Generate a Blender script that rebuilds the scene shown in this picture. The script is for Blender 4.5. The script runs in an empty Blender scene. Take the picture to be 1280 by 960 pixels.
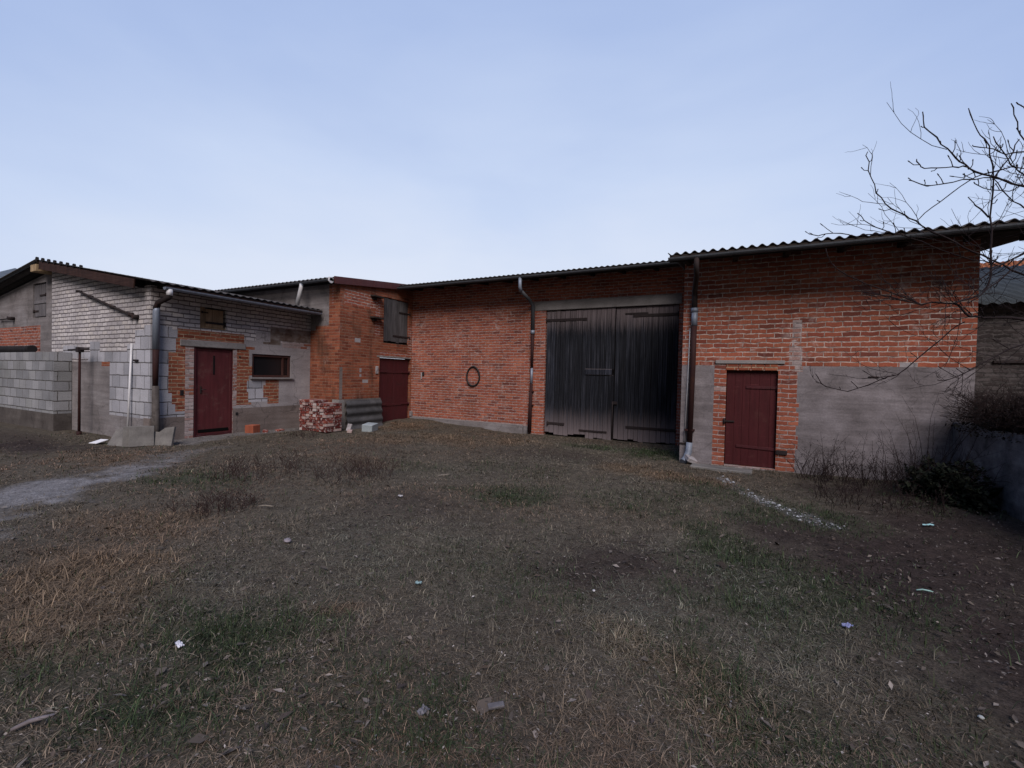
import bpy, math, random
import numpy as np
from mathutils import Vector, Matrix
random.seed(7); rng = np.random.default_rng(11)
sc = bpy.context.scene
COL = sc.collection

# ------------------------------------------------------------------ names, labels, parents
def tag(o, label=None, cat=None, group=None, kind=None):
    if label: o['label'] = label
    if cat: o['category'] = cat
    if group: o['group'] = group
    if kind: o['kind'] = kind
    return o

def thing(name, label, cat, loc=(0, 0, 0), group=None):
    o = bpy.data.objects.new(name, None); COL.objects.link(o)
    o.location = loc; o.empty_display_size = 0.2
    return tag(o, label, cat, group)

def copy_tree(o, parent=None):
    c = o.copy(); COL.objects.link(c); c.parent = parent
    for ch in list(o.children): copy_tree(ch, c)
    return c

# ------------------------------------------------------------------ mesh builder
class MB:
    def __init__(s): s.v = []; s.f = []; s.m = []; s.sm = []; s.c = []
    def poly(s, pts, m=0, smooth=False, col=None):
        i = len(s.v); s.v += [tuple(p) for p in pts]; s.f.append(tuple(range(i, i+len(pts)))); s.m.append(m); s.sm.append(smooth); s.c.append(col)
    def box(s, a, b, m=0, bev=0.0, col=None):
        x0, y0, z0 = a; x1, y1, z1 = b
        s.obox(Matrix.Translation(((x0+x1)/2, (y0+y1)/2, (z0+z1)/2)), (x1-x0, y1-y0, z1-z0), m, bev, col)
    def obox(s, M, size, m=0, bev=0.0, col=None):
        hx, hy, hz = [abs(q)/2 for q in size]; b = min(bev, hx*.9, hy*.9, hz*.9)
        def P(x, y, z): return M @ Vector((x, y, z))
        if b <= 0:
            c = [P(x, y, z) for x in (-hx, hx) for y in (-hy, hy) for z in (-hz, hz)]
            for q in ((0,1,3,2),(4,6,7,5),(0,4,5,1),(2,3,7,6),(0,2,6,4),(1,5,7,3)): s.poly([c[k] for k in q], m, False, col)
            return
        base = len(s.v); idx = {}
        for sx in (-1, 1):
            for sy in (-1, 1):
                for sz in (-1, 1):
                    for ax in range(3):
                        q = [sx*hx, sy*hy, sz*hz]
                        for k in range(3):
                            if k != ax: q[k] -= (sx, sy, sz)[k]*b
                        idx[(sx, sy, sz, ax)] = len(s.v); s.v.append(tuple(P(*q)))
        def add(l): s.f.append(tuple(l)); s.m.append(m); s.sm.append(False); s.c.append(col)
        for ax in range(3):
            o1, o2 = [k for k in range(3) if k != ax]
            for sg in (-1, 1):
                l = []
                for a, bq in ((-1,-1),(1,-1),(1,1),(-1,1)):
                    t = [0, 0, 0]; t[ax] = sg; t[o1] = a; t[o2] = bq; l.append(idx[(*t, ax)])
                if (sg > 0) == (ax == 1): l.reverse()
                add(l)
        for ax in range(3):
            o1, o2 = [k for k in range(3) if k != ax]
            for a in (-1, 1):
                for bq in (-1, 1):
                    t0 = [0,0,0]; t0[ax] = -1; t0[o1] = a; t0[o2] = bq; t1 = list(t0); t1[ax] = 1
                    add([idx[(*t0, o1)], idx[(*t1, o1)], idx[(*t1, o2)], idx[(*t0, o2)]])
        for sx in (-1, 1):
            for sy in (-1, 1):
                for sz in (-1, 1): add([idx[(sx, sy, sz, k)] for k in range(3)])
    def tube(s, pts, r, n=8, m=0, cap=True, smooth=True, arc=None):
        pts = [Vector(p) for p in pts]; N = len(pts)
        if not hasattr(r, '__len__'): r = [r]*N
        base = len(s.v); up = None
        for i, p in enumerate(pts):
            t = (pts[min(i+1, N-1)]-pts[max(i-1, 0)]).normalized()
            if up is None: up = Vector((0, 0, 1)) if abs(t.z) < .9 else Vector((1, 0, 0))
            a = t.cross(up).normalized(); b = a.cross(t).normalized(); up = b
            for k in range(n):
                th = 2*math.pi*k/n; s.v.append(tuple(p+(a*math.cos(th)+b*math.sin(th))*r[i]))
        for i in range(N-1):
            for k in range(n):
                k2 = (k+1) % n
                s.f.append((base+i*n+k, base+i*n+k2, base+(i+1)*n+k2, base+(i+1)*n+k)); s.m.append(m); s.sm.append(smooth); s.c.append(None)
        if cap:
            s.f.append(tuple(base+k for k in range(n))[::-1]); s.m.append(m); s.sm.append(False); s.c.append(None)
            s.f.append(tuple(base+(N-1)*n+k for k in range(n))); s.m.append(m); s.sm.append(False); s.c.append(None)
    def build(s, name, mats, parent=None, label=None, fix=True):
        me = bpy.data.meshes.new(name)
        base = Vector(parent_origin(parent)) if parent else Vector((0, 0, 0))
        me.from_pydata([tuple(Vector(p)-base) for p in s.v], [], s.f)
        mats = mats if isinstance(mats, (list, tuple)) else [mats]
        for q in mats: me.materials.append(q)
        me.polygons.foreach_set('material_index', s.m); me.polygons.foreach_set('use_smooth', s.sm)
        me.update()
        if fix:
            import bmesh
            bm = bmesh.new(); bm.from_mesh(me); bmesh.ops.recalc_face_normals(bm, faces=bm.faces); bm.to_mesh(me); bm.free()
        boxuv(me, base)
        if any(c is not None for c in s.c):
            ca = me.color_attributes.new('tone', 'FLOAT_COLOR', 'CORNER')
            d = np.ones((len(me.loops), 4), np.float32); li = 0
            for p, c in zip(me.polygons, s.c):
                n = p.loop_total; d[p.loop_start:p.loop_start+n, :3] = c if c is not None else (.5, .5, .5)
            ca.data.foreach_set('color', d.ravel())
        o = bpy.data.objects.new(name, me); COL.objects.link(o)
        if parent: o.parent = parent
        if label: o['label'] = label
        return o

def parent_origin(p):
    v = Vector((0, 0, 0))
    while p is not None: v = v+p.location; p = p.parent
    return v

def boxuv(me, base=Vector((0, 0, 0))):
    uv = me.uv_layers.new(name='UVMap'); n = len(me.loops)
    out = np.zeros((n, 2), np.float32)
    for p in me.polygons:
        nx, ny, nz = [abs(q) for q in p.normal]
        for li in p.loop_indices:
            co = me.vertices[me.loops[li].vertex_index].co+base
            if nz >= nx and nz >= ny: out[li] = (co.x, co.y)
            elif nx >= ny: out[li] = (co.y, co.z)
            else: out[li] = (co.x, co.z)
    uv.data.foreach_set('uv', out.ravel())

def tagmesh(o, label, cat, group=None): return tag(o, label, cat, group)

# ------------------------------------------------------------------ materials
class NT:
    def __init__(s, name):
        s.mat = bpy.data.materials.new(name); s.mat.use_nodes = True; s.t = s.mat.node_tree
        s.t.nodes.clear(); s.out = s.n('ShaderNodeOutputMaterial'); s.b = s.n('ShaderNodeBsdfPrincipled')
        s.l(s.b.outputs[0], s.out.inputs[0]); s.uvn = None
    def n(s, ty, **k):
        q = s.t.nodes.new(ty)
        for a, b in k.items(): setattr(q, a, b)
        return q
    def l(s, a, b): s.t.links.new(a, b)
    def uv(s):
        if not s.uvn: s.uvn = s.n('ShaderNodeTexCoord')
        return s.uvn.outputs['UV']
    def obj(s):
        if not s.uvn: s.uvn = s.n('ShaderNodeTexCoord')
        return s.uvn.outputs['Object']
    def scale(s, vec, sx, sy, sz=1, off=(0, 0, 0)):
        m = s.n('ShaderNodeMapping'); m.inputs['Scale'].default_value = (sx, sy, sz); m.inputs['Location'].default_value = off
        s.l(vec, m.inputs[0]); return m.outputs[0]
    def noise(s, vec, sc=5, det=6, ro=.6, dist=0):
        q = s.n('ShaderNodeTexNoise'); q.inputs['Scale'].default_value = sc; q.inputs['Detail'].default_value = det
        q.inputs['Roughness'].default_value = ro; q.inputs['Distortion'].default_value = dist
        s.l(vec, q.inputs['Vector']); return q.outputs['Fac']
    def ramp(s, fac, stops, interp='LINEAR'):
        r = s.n('ShaderNodeValToRGB'); r.color_ramp.interpolation = interp; e = r.color_ramp.elements
        while len(e) < len(stops): e.new(.5)
        for i, (p, c) in enumerate(stops):
            e[i].position = p; e[i].color = (*c, 1) if hasattr(c, '__len__') else (c, c, c, 1)
        s.l(fac, r.inputs[0]); return r.outputs[0]
    def mix(s, fac, a, b, mode='MIX'):
        m = s.n('ShaderNodeMix', data_type='RGBA', blend_type=mode); 
        for sock, v in ((m.inputs[0], fac), (m.inputs[6], a), (m.inputs[7], b)):
            if isinstance(v, (int, float)):
                sock.default_value = v if sock == m.inputs[0] else (v, v, v, 1)
            elif isinstance(v, tuple): sock.default_value = (*v, 1)
            else: s.l(v, sock)
        return m.outputs[2]
    def math(s, op, a, b=0.0):
        m = s.n('ShaderNodeMath', operation=op)
        for k, v in enumerate((a, b)):
            if isinstance(v, (int, float)): m.inputs[k].default_value = v
            else: s.l(v, m.inputs[k])
        return m.outputs[0]
    def bump(s, h, d=.01, st=.6, nrm=None):
        b = s.n('ShaderNodeBump'); b.inputs['Distance'].default_value = d; b.inputs['Strength'].default_value = st
        s.l(h, b.inputs['Height'])
        if nrm is not None: s.l(nrm, b.inputs['Normal'])
        s.l(b.outputs[0], s.b.inputs['Normal']); return b.outputs[0]
    def done(s, col, rough=.85, spec=.25, metal=0.0):
        if isinstance(col, tuple): s.b.inputs['Base Color'].default_value = (*col, 1)
        else: s.l(col, s.b.inputs['Base Color'])
        if isinstance(rough, (int, float)): s.b.inputs['Roughness'].default_value = rough
        else: s.l(rough, s.b.inputs['Roughness'])
        s.b.inputs['Specular IOR Level'].default_value = spec; s.b.inputs['Metallic'].default_value = metal
        return s.mat

def m_brick(name, cols, mortar, bw=.215, rh=.083, ms=.009, wob=.006, white=0.0, soot=.35, whitecol=(.42, .37, .36), off=.5, squash=1.0, sf=2, stain=None, mvar=.5, vj=1.6):
    t = NT(name); uv = t.uv()
    nz = t.n('ShaderNodeTexNoise'); nz.inputs['Scale'].default_value = 7; nz.inputs['Detail'].default_value = 3; t.l(uv, nz.inputs['Vector'])
    sub = t.n('ShaderNodeVectorMath', operation='SUBTRACT'); t.l(nz.outputs['Color'], sub.inputs[0]); sub.inputs[1].default_value = (.5, .5, .5)
    scl = t.n('ShaderNodeVectorMath', operation='SCALE'); t.l(sub.outputs[0], scl.inputs[0]); scl.inputs['Scale'].default_value = wob*4
    add = t.n('ShaderNodeVectorMath', operation='ADD'); t.l(uv, add.inputs[0]); t.l(scl.outputs[0], add.inputs[1])
    br = t.n('ShaderNodeTexBrick'); br.offset = off; br.squash = squash; br.squash_frequency = sf
    br.inputs['Color1'].default_value = (0, 0, 0, 1); br.inputs['Color2'].default_value = (1, 1, 1, 1); br.inputs['Mortar'].default_value = (.5, .5, .5, 1)
    br.inputs['Scale'].default_value = 1; br.inputs['Mortar Size'].default_value = ms; br.inputs['Mortar Smooth'].default_value = .35
    br.inputs['Brick Width'].default_value = bw*vj; br.inputs['Row Height'].default_value = rh
    t.l(t.scale(add.outputs[0], vj, 1), br.inputs['Vector'])
    k = len(cols); c = t.ramp(br.outputs['Color'], [((i+.5)/k, q) for i, q in enumerate(cols)])
    big = t.noise(uv, .9, 5, .6); fine = t.noise(uv, 40, 6, .7); mid = t.noise(uv, 6, 6, .7, .4)
    c = t.mix(.55, c, t.ramp(fine, [(.3, .45), (.7, 1.15)]), 'MULTIPLY')
    c = t.mix(1.0, c, t.ramp(big, [(.3, 1-soot), (.62, 1.08)]), 'MULTIPLY')
    if white > 0:
        wm = t.math('MULTIPLY', t.ramp(mid, [(.52, 0.0), (.66, 1.0)]), t.ramp(t.noise(uv, 1.3, 3, .5), [(.45, 0.0), (.65, 1.0)]))
        c = t.mix(t.math('MULTIPLY', wm, white), c, whitecol)
    mo = t.mix(t.ramp(t.noise(uv, 11, 4, .7), [(.42-.1*mvar, 0.0), (.6, 1.0)]), tuple(q*.38 for q in mortar), mortar)
    mo = t.mix(.6, mo, t.ramp(fine, [(.3, .55), (.7, 1.1)]), 'MULTIPLY')
    col = t.mix(br.outputs['Fac'], c, mo)
    if stain:
        col = t.mix(t.ramp(t.noise(t.scale(uv, 1.6, .5), 1.1, 6, .65), [(.52, 0.0), (.66, .8)]), col, stain)
    h = t.math('SUBTRACT', 1.0, br.outputs['Fac']); h = t.math('ADD', h, t.math('MULTIPLY', fine, .6)); h = t.math('ADD', h, t.math('MULTIPLY', mid, .5))
    t.bump(h, .008, .8)
    return t.done(col, .9, .15)

def m_plaster(name, c1, c2, c3, streak=0.0, sc=1.0, bump=.006, crack=.5):
    t = NT(name); uv = t.uv()
    a = t.noise(uv, 1.4*sc, 7, .65, .3); b = t.noise(uv, 30*sc, 6, .75); d = t.noise(t.scale(uv, .35, 5), 1.6, 6, .7)
    c = t.ramp(a, [(.32, c1), (.5, c2), (.68, c3)])
    c = t.mix(.55, c, t.ramp(b, [(.3, .5), (.7, 1.2)]), 'MULTIPLY')
    if streak: c = t.mix(streak, c, t.ramp(d, [(.38, .55), (.6, 1.15)]), 'MULTIPLY')
    vo = t.n('ShaderNodeTexVoronoi', feature='DISTANCE_TO_EDGE'); vo.inputs['Scale'].default_value = .9
    dn = t.n('ShaderNodeTexNoise'); dn.inputs['Scale'].default_value = 3; dn.inputs['Detail'].default_value = 5; t.l(uv, dn.inputs['Vector'])
    mx = t.n('ShaderNodeVectorMath', operation='MULTIPLY_ADD'); t.l(dn.outputs['Color'], mx.inputs[0]); mx.inputs[1].default_value = (.6, .6, 0); t.l(uv, mx.inputs[2])
    t.l(mx.outputs[0], vo.inputs['Vector'])
    c = t.mix(t.math('MULTIPLY', t.ramp(vo.outputs['Distance'], [(0.0, 1.0), (.012, 0.0)]), crack), c, (.03, .028, .028))
    h = t.math('ADD', t.math('MULTIPLY', b, .5), a); t.bump(h, bump*2, .6)
    return t.done(c, .92, .15)

def m_wood(name, c1, c2, c3, sx=26, sy=1.0, rough=.85, tone=True, fade=None):
    t = NT(name); uv = t.uv()
    g = t.noise(t.scale(uv, sx, sy), 1.5, 6, .7, .3); g2 = t.noise(t.scale(uv, 4, .7), 2, 5, .6)
    c = t.ramp(g, [(.3, c1), (.5, c2), (.75, c3)])
    c = t.mix(.6, c, t.ramp(g2, [(.35, .5), (.65, 1.25)]), 'MULTIPLY')
    if tone:
        at = t.n('ShaderNodeAttribute', attribute_name='tone'); c = t.mix(1.0, c, t.mix(1.0, at.outputs['Color'], 2.0, 'MULTIPLY'), 'MULTIPLY')
    if fade:
        z0, z1, z2, z3, fc = fade
        sep = t.n('ShaderNodeSeparateXYZ'); t.l(uv, sep.inputs[0])
        v = t.math('ADD', sep.outputs[1], t.math('MULTIPLY', t.math('SUBTRACT', g, .5), 1.6))
        lo = t.n('ShaderNodeMapRange'); lo.inputs[1].default_value = z1; lo.inputs[2].default_value = z0; t.l(v, lo.inputs[0])
        hi = t.n('ShaderNodeMapRange'); hi.inputs[1].default_value = z2; hi.inputs[2].default_value = z3; t.l(v, hi.inputs[0])
        c = t.mix(t.math('MULTIPLY', t.math('MAXIMUM', lo.outputs[0], hi.outputs[0]), .75), c, fc)
    t.bump(g, .006, .7)
    return t.done(c, rough, .2)

def m_paint(name, c, rough=.5, rust=(.09, .035, .02), amt=.35, sc=1.0, spec=.4, metal=0.0, scratch=0.0):
    t = NT(name); uv = t.uv()
    a = t.noise(uv, 2.2*sc, 7, .7, .5); b = t.noise(uv, 45*sc, 4, .7); s = t.noise(t.scale(uv, 9, .8), 1.5, 5, .7)
    k = t.mix(1.0, c, t.ramp(s, [(.3, .72), (.7, 1.2)]), 'MULTIPLY')
    k = t.mix(.4, k, t.ramp(b, [(.3, .6), (.7, 1.2)]), 'MULTIPLY')
    k = t.mix(t.math('MULTIPLY', t.ramp(a, [(.54, 0.0), (.68, 1.0)]), amt), k, rust)
    if scratch:
        m = t.n('ShaderNodeMapping'); m.inputs['Rotation'].default_value = (0, 0, -.6); m.inputs['Scale'].default_value = (1.2, 38, 1); t.l(uv, m.inputs[0])
        q = t.noise(m.outputs[0], 1.6, 4, .6)
        k = t.mix(t.math('MULTIPLY', t.ramp(q, [(.64, 0.0), (.72, 1.0)]), scratch), k, tuple(min(1, x*2.6+.03) for x in c))
    t.bump(b, .002, .4)
    return t.done(k, t.ramp(a, [(.4, rough), (.7, min(1, rough+.3))]), spec, metal)

def m_attr(name, rough=.9, spec=.1, tr=0.0):
    t = NT(name); at = t.n('ShaderNodeAttribute', attribute_name='tone')
    c = at.outputs['Color']
    return t.done(c, rough, spec)

RED = [(.19, .062, .046), (.40, .142, .085), (.29, .088, .056), (.33, .098, .060), (.37, .115, .068), (.31, .092, .058), (.39, .135, .082), (.26, .076, .052)]
ORG = [(.19, .056, .034), (.27, .082, .046), (.31, .10, .054), (.34, .118, .066), (.24, .072, .042), (.29, .10, .06)]
MOR = (.46, .36, .34)
M_BRICK = m_brick('weathered_red_brick', RED, MOR, .25, .083, ms=.012, wob=.012, white=.6, soot=.40, squash=1.0, sf=2)
M_BRICKC = m_brick('sharp_red_brick', RED, (.56, .46, .42), .25, .086, ms=.012, wob=.012, white=.75, soot=.42, squash=1.0, sf=2)
M_BRICKO = m_brick('orange_rubbed_brick', ORG, (.34, .22, .16), .235, .083, ms=.008, white=.35, soot=.38, whitecol=(.4, .33, .3), mvar=1.6, stain=(.07, .038, .026))
M_BRICKN = m_brick('orange_infill_brick', ORG, (.45, .34, .24), .23, .085, ms=.012, white=.25, soot=.2)
M_BRICKP = m_brick('limewashed_brick', [(.40, .33, .33), (.32, .16, .13), (.45, .40, .40), (.3, .12, .08)], (.45, .40, .40), .23, .083, ms=.014, white=.9, whitecol=(.5, .47, .48))
M_WHITE = m_brick('white_lime_brick', [(.46, .44, .46), (.55, .53, .55), (.62, .60, .61), (.58, .55, .54), (.50, .48, .50)], (.19, .175, .185), .235, .098, ms=.016, wob=.010, soot=.30, mvar=1.2, vj=1.8)
M_BLOCK = m_brick('grey_cement_block', [(.33, .34, .38), (.41, .42, .47), (.47, .48, .53), (.43, .44, .48)], (.17, .165, .17), .36, .285, ms=.014, wob=.008, soot=.3)
M_BLOCK2 = m_brick('fence_cement_block', [(.25, .26, .28), (.30, .31, .335), (.34, .35, .375), (.27, .28, .29)], (.13, .125, .12), .42, .245, ms=.014, wob=.008, soot=.35)
M_ROUGH = m_brick('dark_rubble_brick', [(.035, .03, .03), (.065, .055, .056), (.09, .08, .082), (.05, .042, .043)], (.085, .078, .078), .25, .09, ms=.02, wob=.03, soot=.4, white=.4, whitecol=(.14, .13, .13))
M_PLAS = m_plaster('grey_cement_render', (.15, .14, .142), (.215, .20, .205), (.27, .26, .27), streak=.55, crack=.4)
M_PLASC = m_plaster('board_marked_render', (.135, .122, .128), (.205, .188, .20), (.285, .265, .285), streak=.5, crack=.3, sc=1.1)
M_PLASL = m_plaster('pale_cement_render', (.27, .255, .265), (.34, .325, .34), (.40, .385, .40), streak=.25, crack=.5)
M_PLASB = m_plaster('brown_cement_render', (.15, .125, .115), (.20, .17, .16), (.24, .21, .20), streak=.35, crack=.5)
M_PLASB2 = m_plaster('mossy_cement_sheet', (.04, .041, .044), (.075, .076, .082), (.12, .12, .128), streak=.3, crack=0)
M_PLASD = m_plaster('damp_dark_render', (.06, .052, .05), (.10, .09, .085), (.15, .135, .13), streak=.3)
M_SPALL = m_plaster('spalled_render', (.12, .075, .055), (.20, .16, .14), (.33, .30, .29), sc=2.6, streak=.5, bump=.015)
M_CONC = m_plaster('cast_concrete', (.19, .18, .18), (.25, .24, .24), (.31, .30, .30), streak=.3, crack=.2)
M_CONCW = m_plaster('weathered_boundary_concrete', (.06, .063, .072), (.14, .145, .165), (.23, .24, .27), streak=.5, sc=2.0, bump=.02, crack=.2)
M_SLAB = m_plaster('paving_slab_concrete', (.12, .115, .11), (.17, .165, .16), (.22, .215, .205), sc=2, streak=.15, crack=.15)
M_MAROON = m_paint('maroon_door_paint', (.088, .020, .024), .6, (.15, .085, .075), .45, 1.6, spec=.25)
M_MAROON2 = m_paint('dark_maroon_sheet', (.062, .012, .016), .5, (.03, .012, .012), .5, spec=.3)
M_MAROON3 = m_paint('red_oxide_planks', (.060, .011, .014), .6, (.10, .045, .04), .4, 1.5, spec=.2, scratch=.6)
M_IRON = m_paint('dark_rusty_iron', (.022, .016, .017), .7, (.06, .028, .02), .5, spec=.3)
M_RUST = m_paint('rusty_downpipe_steel', (.030, .011, .011), .75, (.055, .022, .014), .6, spec=.25)
M_ZINC = m_paint('galvanised_zinc', (.22, .26, .33), .5, (.10, .09, .09), .35, spec=.5, metal=.35)
M_ZINCD = m_paint('tarnished_zinc', (.075, .085, .10), .6, (.05, .035, .03), .5, spec=.4, metal=.2)
M_PVC = m_paint('white_plastic_pipe', (.62, .63, .66), .4, (.3, .28, .26), .15)
M_BOARD = m_wood('brown_fascia_board', (.022, .011, .010), (.040, .020, .017), (.065, .035, .028), 1.2, 24, tone=False)
M_TINT = m_paint('red_brown_fascia_sheet', (.085, .026, .026), .55, (.12, .05, .035), .4)
M_TAN = m_wood('bare_timber_board', (.19, .125, .075), (.26, .18, .115), (.32, .24, .16), 18, 1.2, tone=False)
M_END = m_wood('sawn_timber_end', (.26, .19, .11), (.34, .25, .15), (.40, .30, .19), 8, 4, tone=False)
M_GATE = m_wood('black_weathered_planks', (.003, .003, .004), (.010, .012, .018), (.075, .08, .10), 40, .5, fade=(-.2, .7, 2.9, 3.55, (.25, .21, .22)))
M_HATCH = m_wood('grey_weathered_planks', (.045, .044, .048), (.085, .083, .09), (.14, .14, .15), 24, 1.0)
M_GREYW = m_wood('silvered_shutter_board', (.07, .066, .07), (.12, .115, .125), (.17, .165, .175), 14, 1.2)
M_ROOF = m_paint('fibre_cement_roofing', (.085, .082, .085), .85, (.04, .045, .035), .6, spec=.15)
M_TAR = m_paint('tarred_roof_edge', (.016, .015, .017), .8, (.035, .03, .03), .4, spec=.2)
M_RAFT = m_wood('sooty_rafter_timber', (.018, .014, .013), (.03, .024, .021), (.05, .04, .034), 3, 8, tone=False)
M_FRAME = m_paint('brown_window_paint', (.06, .022, .018), .6, (.12, .07, .05), .3)
M_HOSE = NT('black_rubber').done((.012, .011, .012), .6, .4)
M_WHITEPL = NT('white_plastic').done((.75, .77, .82), .5, .4)
t = NT('dark_window_glass'); M_GLASS = t.done((.012, .012, .014), .12, .5)

# ------------------------------------------------------------------ walls
def clip_top(poly, a, b):
    out = []
    for i in range(len(poly)):
        p, q = poly[i], poly[(i+1) % len(poly)]
        dp = p[1]-(a+b*p[0]); dq = q[1]-(a+b*q[0])
        if dp <= 0: out.append(p)
        if (dp < 0 < dq) or (dq < 0 < dp):
            s = dp/(dp-dq); out.append((p[0]+s*(q[0]-p[0]), p[1]+s*(q[1]-p[1])))
    return out

def wall(name, parent, axis, plane, thick, u0, u1, v0, top, mats, openings=(), regions=(), label=None):
    """axis 'X': runs along x at y=plane, outside is -y.  axis 'Y': runs along y at x=plane, outside is +x.
    top=(a,b): v<=a+b*u.  openings (ua,ub,va,vb).  regions (ua,ub,va,vb,mat), later ones win."""
    a, b = top
    us = {u0, u1}; vs = {v0, max(a+b*u0, a+b*u1)}
    for r in list(openings)+list(regions):
        for q in r[:2]:
            if u0 < q < u1: us.add(q)
        for q in r[2:4]:
            if v0 < q < max(vs): vs.add(q)
    us = sorted(us); vs = sorted(vs); mb = MB()
    def P(u, v, d=0):
        return (u, plane+d, v) if axis == 'X' else (plane-d, u, v)
    def inop(u, v): return any(o[0] < u < o[1] and o[2] < v < o[3] for o in openings)
    def mi(u, v):
        m = 0
        for r in regions:
            if r[0] < u < r[1] and r[2] < v < r[3]: m = r[4]
        return m
    for i in range(len(us)-1):
        for j in range(len(vs)-1):
            ua, ub, va, vb = us[i], us[i+1], vs[j], vs[j+1]; uc, vc = (ua+ub)/2, (va+vb)/2
            if inop(uc, vc): continue
            pl = clip_top([(ua, va), (ub, va), (ub, vb), (ua, vb)], a, b)
            if len(pl) < 3: continue
            mb.poly([P(*q) for q in pl], mi(uc, vc))
            mb.poly([P(q[0], q[1], thick) for q in pl][::-1], mi(uc, vc))
    for (ua, ub, va, vb) in openings:
        e = 1e-3
        mb.poly([P(ua, va), P(ua, vb), P(ua, vb, thick), P(ua, va, thick)], mi(ua-e, (va+vb)/2))
        mb.poly([P(ub, va), P(ub, vb), P(ub, vb, thick), P(ub, va, thick)], mi(ub+e, (va+vb)/2))
        mb.poly([P(ua, vb), P(ub, vb), P(ub, vb, thick), P(ua, vb, thick)], mi((ua+ub)/2, vb+e))
        if va > v0: mb.poly([P(ua, va), P(ub, va), P(ub, va, thick), P(ua, va, thick)], mi((ua+ub)/2, va-e))
    ops = openings
    for u in (u0, u1):
        vv = [q for q in vs if q < a+b*u-1e-4]+[a+b*u]
        for va, vb in zip(vv[:-1], vv[1:]): mb.poly([P(u, va), P(u, vb), P(u, vb, thick), P(u, va, thick)], mi(u+(1e-3 if u == u0 else -1e-3), (va+vb)/2))
    mb.poly([P(u0, a+b*u0), P(u1, a+b*u1), P(u1, a+b*u1, thick), P(u0, a+b*u0, thick)], 0)
    return mb.build(name, mats, parent, label, fix=False)

def steps(lo, hi, n, base, amp, side, far, mat, row=.083):
    """toothed edge: a column of row-high rectangles from base(+-amp) to far"""
    out = []; v = lo; r = random.Random(int(base*1000)+n)
    while v < hi-1e-4:
        k = row*r.choice((1, 1, 2, 2, 3)); e = base+r.choice((-1, 0, 1))*amp
        out.append((min(e, far), max(e, far), v, min(v+k, hi), mat)); v += k
    return out

def corr_roof(name, parent, x0, x1, y0, y1, zf, run, mat, pitch=.15, amp=.024, thick=.012, label=None, n=10):
    """corrugated sheets; run='Y' slopes along y (waves along x), run='X' slopes along x (waves along y). zf(x,y)=height"""
    mb = MB(); 
    w0, w1 = (x0, x1) if run == 'Y' else (y0, y1)
    s0, s1 = (y0, y1) if run == 'Y' else (x0, x1)
    N = int((w1-w0)/pitch*n)
    ss = [s0, s0+(s1-s0)*.5, s1]
    def P(w, s, up):
        x, y = (w, s) if run == 'Y' else (s, w)
        return (x, y, zf(x, y)+amp*math.cos(2*math.pi*(w-w0)/pitch)+up)
    base = 0
    for up in (0, -thick):
        for i in range(N+1):
            w = w0+(w1-w0)*i/N
            for s in ss: mb.v.append(P(w, s, up))
    L = 3*(N+1)
    def add(l): mb.f.append(l); mb.m.append(0); mb.sm.append(True); mb.c.append(None)
    for up in (0, 1):
        for i in range(N):
            for k in range(2):
                q = up*L+i*3+k; add((q, q+3, q+4, q+1))
    for i in range(N):
        for k in (0, 2): q = i*3+k; add((q, q+3, q+3+L, q+L))
    for i in (0, N):
        for k in range(2): q = i*3+k; add((q, q+1, q+1+L, q+L))
    return mb.build(name, mat, parent, label)

def gutter(name, parent, p0, p1, r, mat, label=None, n=7):
    """half-round gutter with wall thickness"""
    p0, p1 = Vector(p0), Vector(p1); t = (p1-p0).normalized(); a = Vector((0, 0, 1)).cross(t).normalized(); mb = MB()
    segs = max(2, int((p1-p0).length/1.0)); rows = []
    for i in range(segs+1):
        p = p0.lerp(p1, i/segs)+Vector((0, 0, random.uniform(-.008, .008) if 0 < i < segs else 0)); row = []
        for rr in (r, r*.86):
            for k in range(n+1):
                th = math.pi+math.pi*k/n; row.append(p+a*math.cos(th)*rr+Vector((0, 0, math.sin(th)*rr)))
        rows.append(row)
    m = n+1
    for i in range(segs):
        A, B = rows[i], rows[i+1]
        for k in range(n):
            mb.poly([A[k], A[k+1], B[k+1], B[k]], 0, True); mb.poly([A[m+k], B[m+k], B[m+k+1], A[m+k+1]], 0, True)
        for k in (0, n): mb.poly([A[k], B[k], B[m+k], A[m+k]])
    for R in (rows[0], rows[-1]): mb.poly([R[k] for k in range(m)])
    return mb.build(name, mat, parent, label)

def planks(mb, axis, plane, u0, u1, v0, v1, w, th, tone=(.35, .65), ragged=0.0, gap=.006, m=0, off=.004):
    u = u0; r = random.Random(int(u0*977)+5)
    while u < u1-.02:
        ww = min(w*r.uniform(.75, 1.25), u1-u); d = r.uniform(0, off); k = r.uniform(*tone)
        a = v0+r.uniform(0, ragged); b = v1-r.uniform(0, ragged*.3)
        if axis == 'X': mb.box((u+gap/2, plane-th-d, a), (u+ww-gap/2, plane-d, b), m, .003, (k, k, k))
        else: mb.box((plane+d, u+gap/2, a), (plane+th+d, u+ww-gap/2, b), m, .003, (k, k, k))
        u += ww

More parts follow.
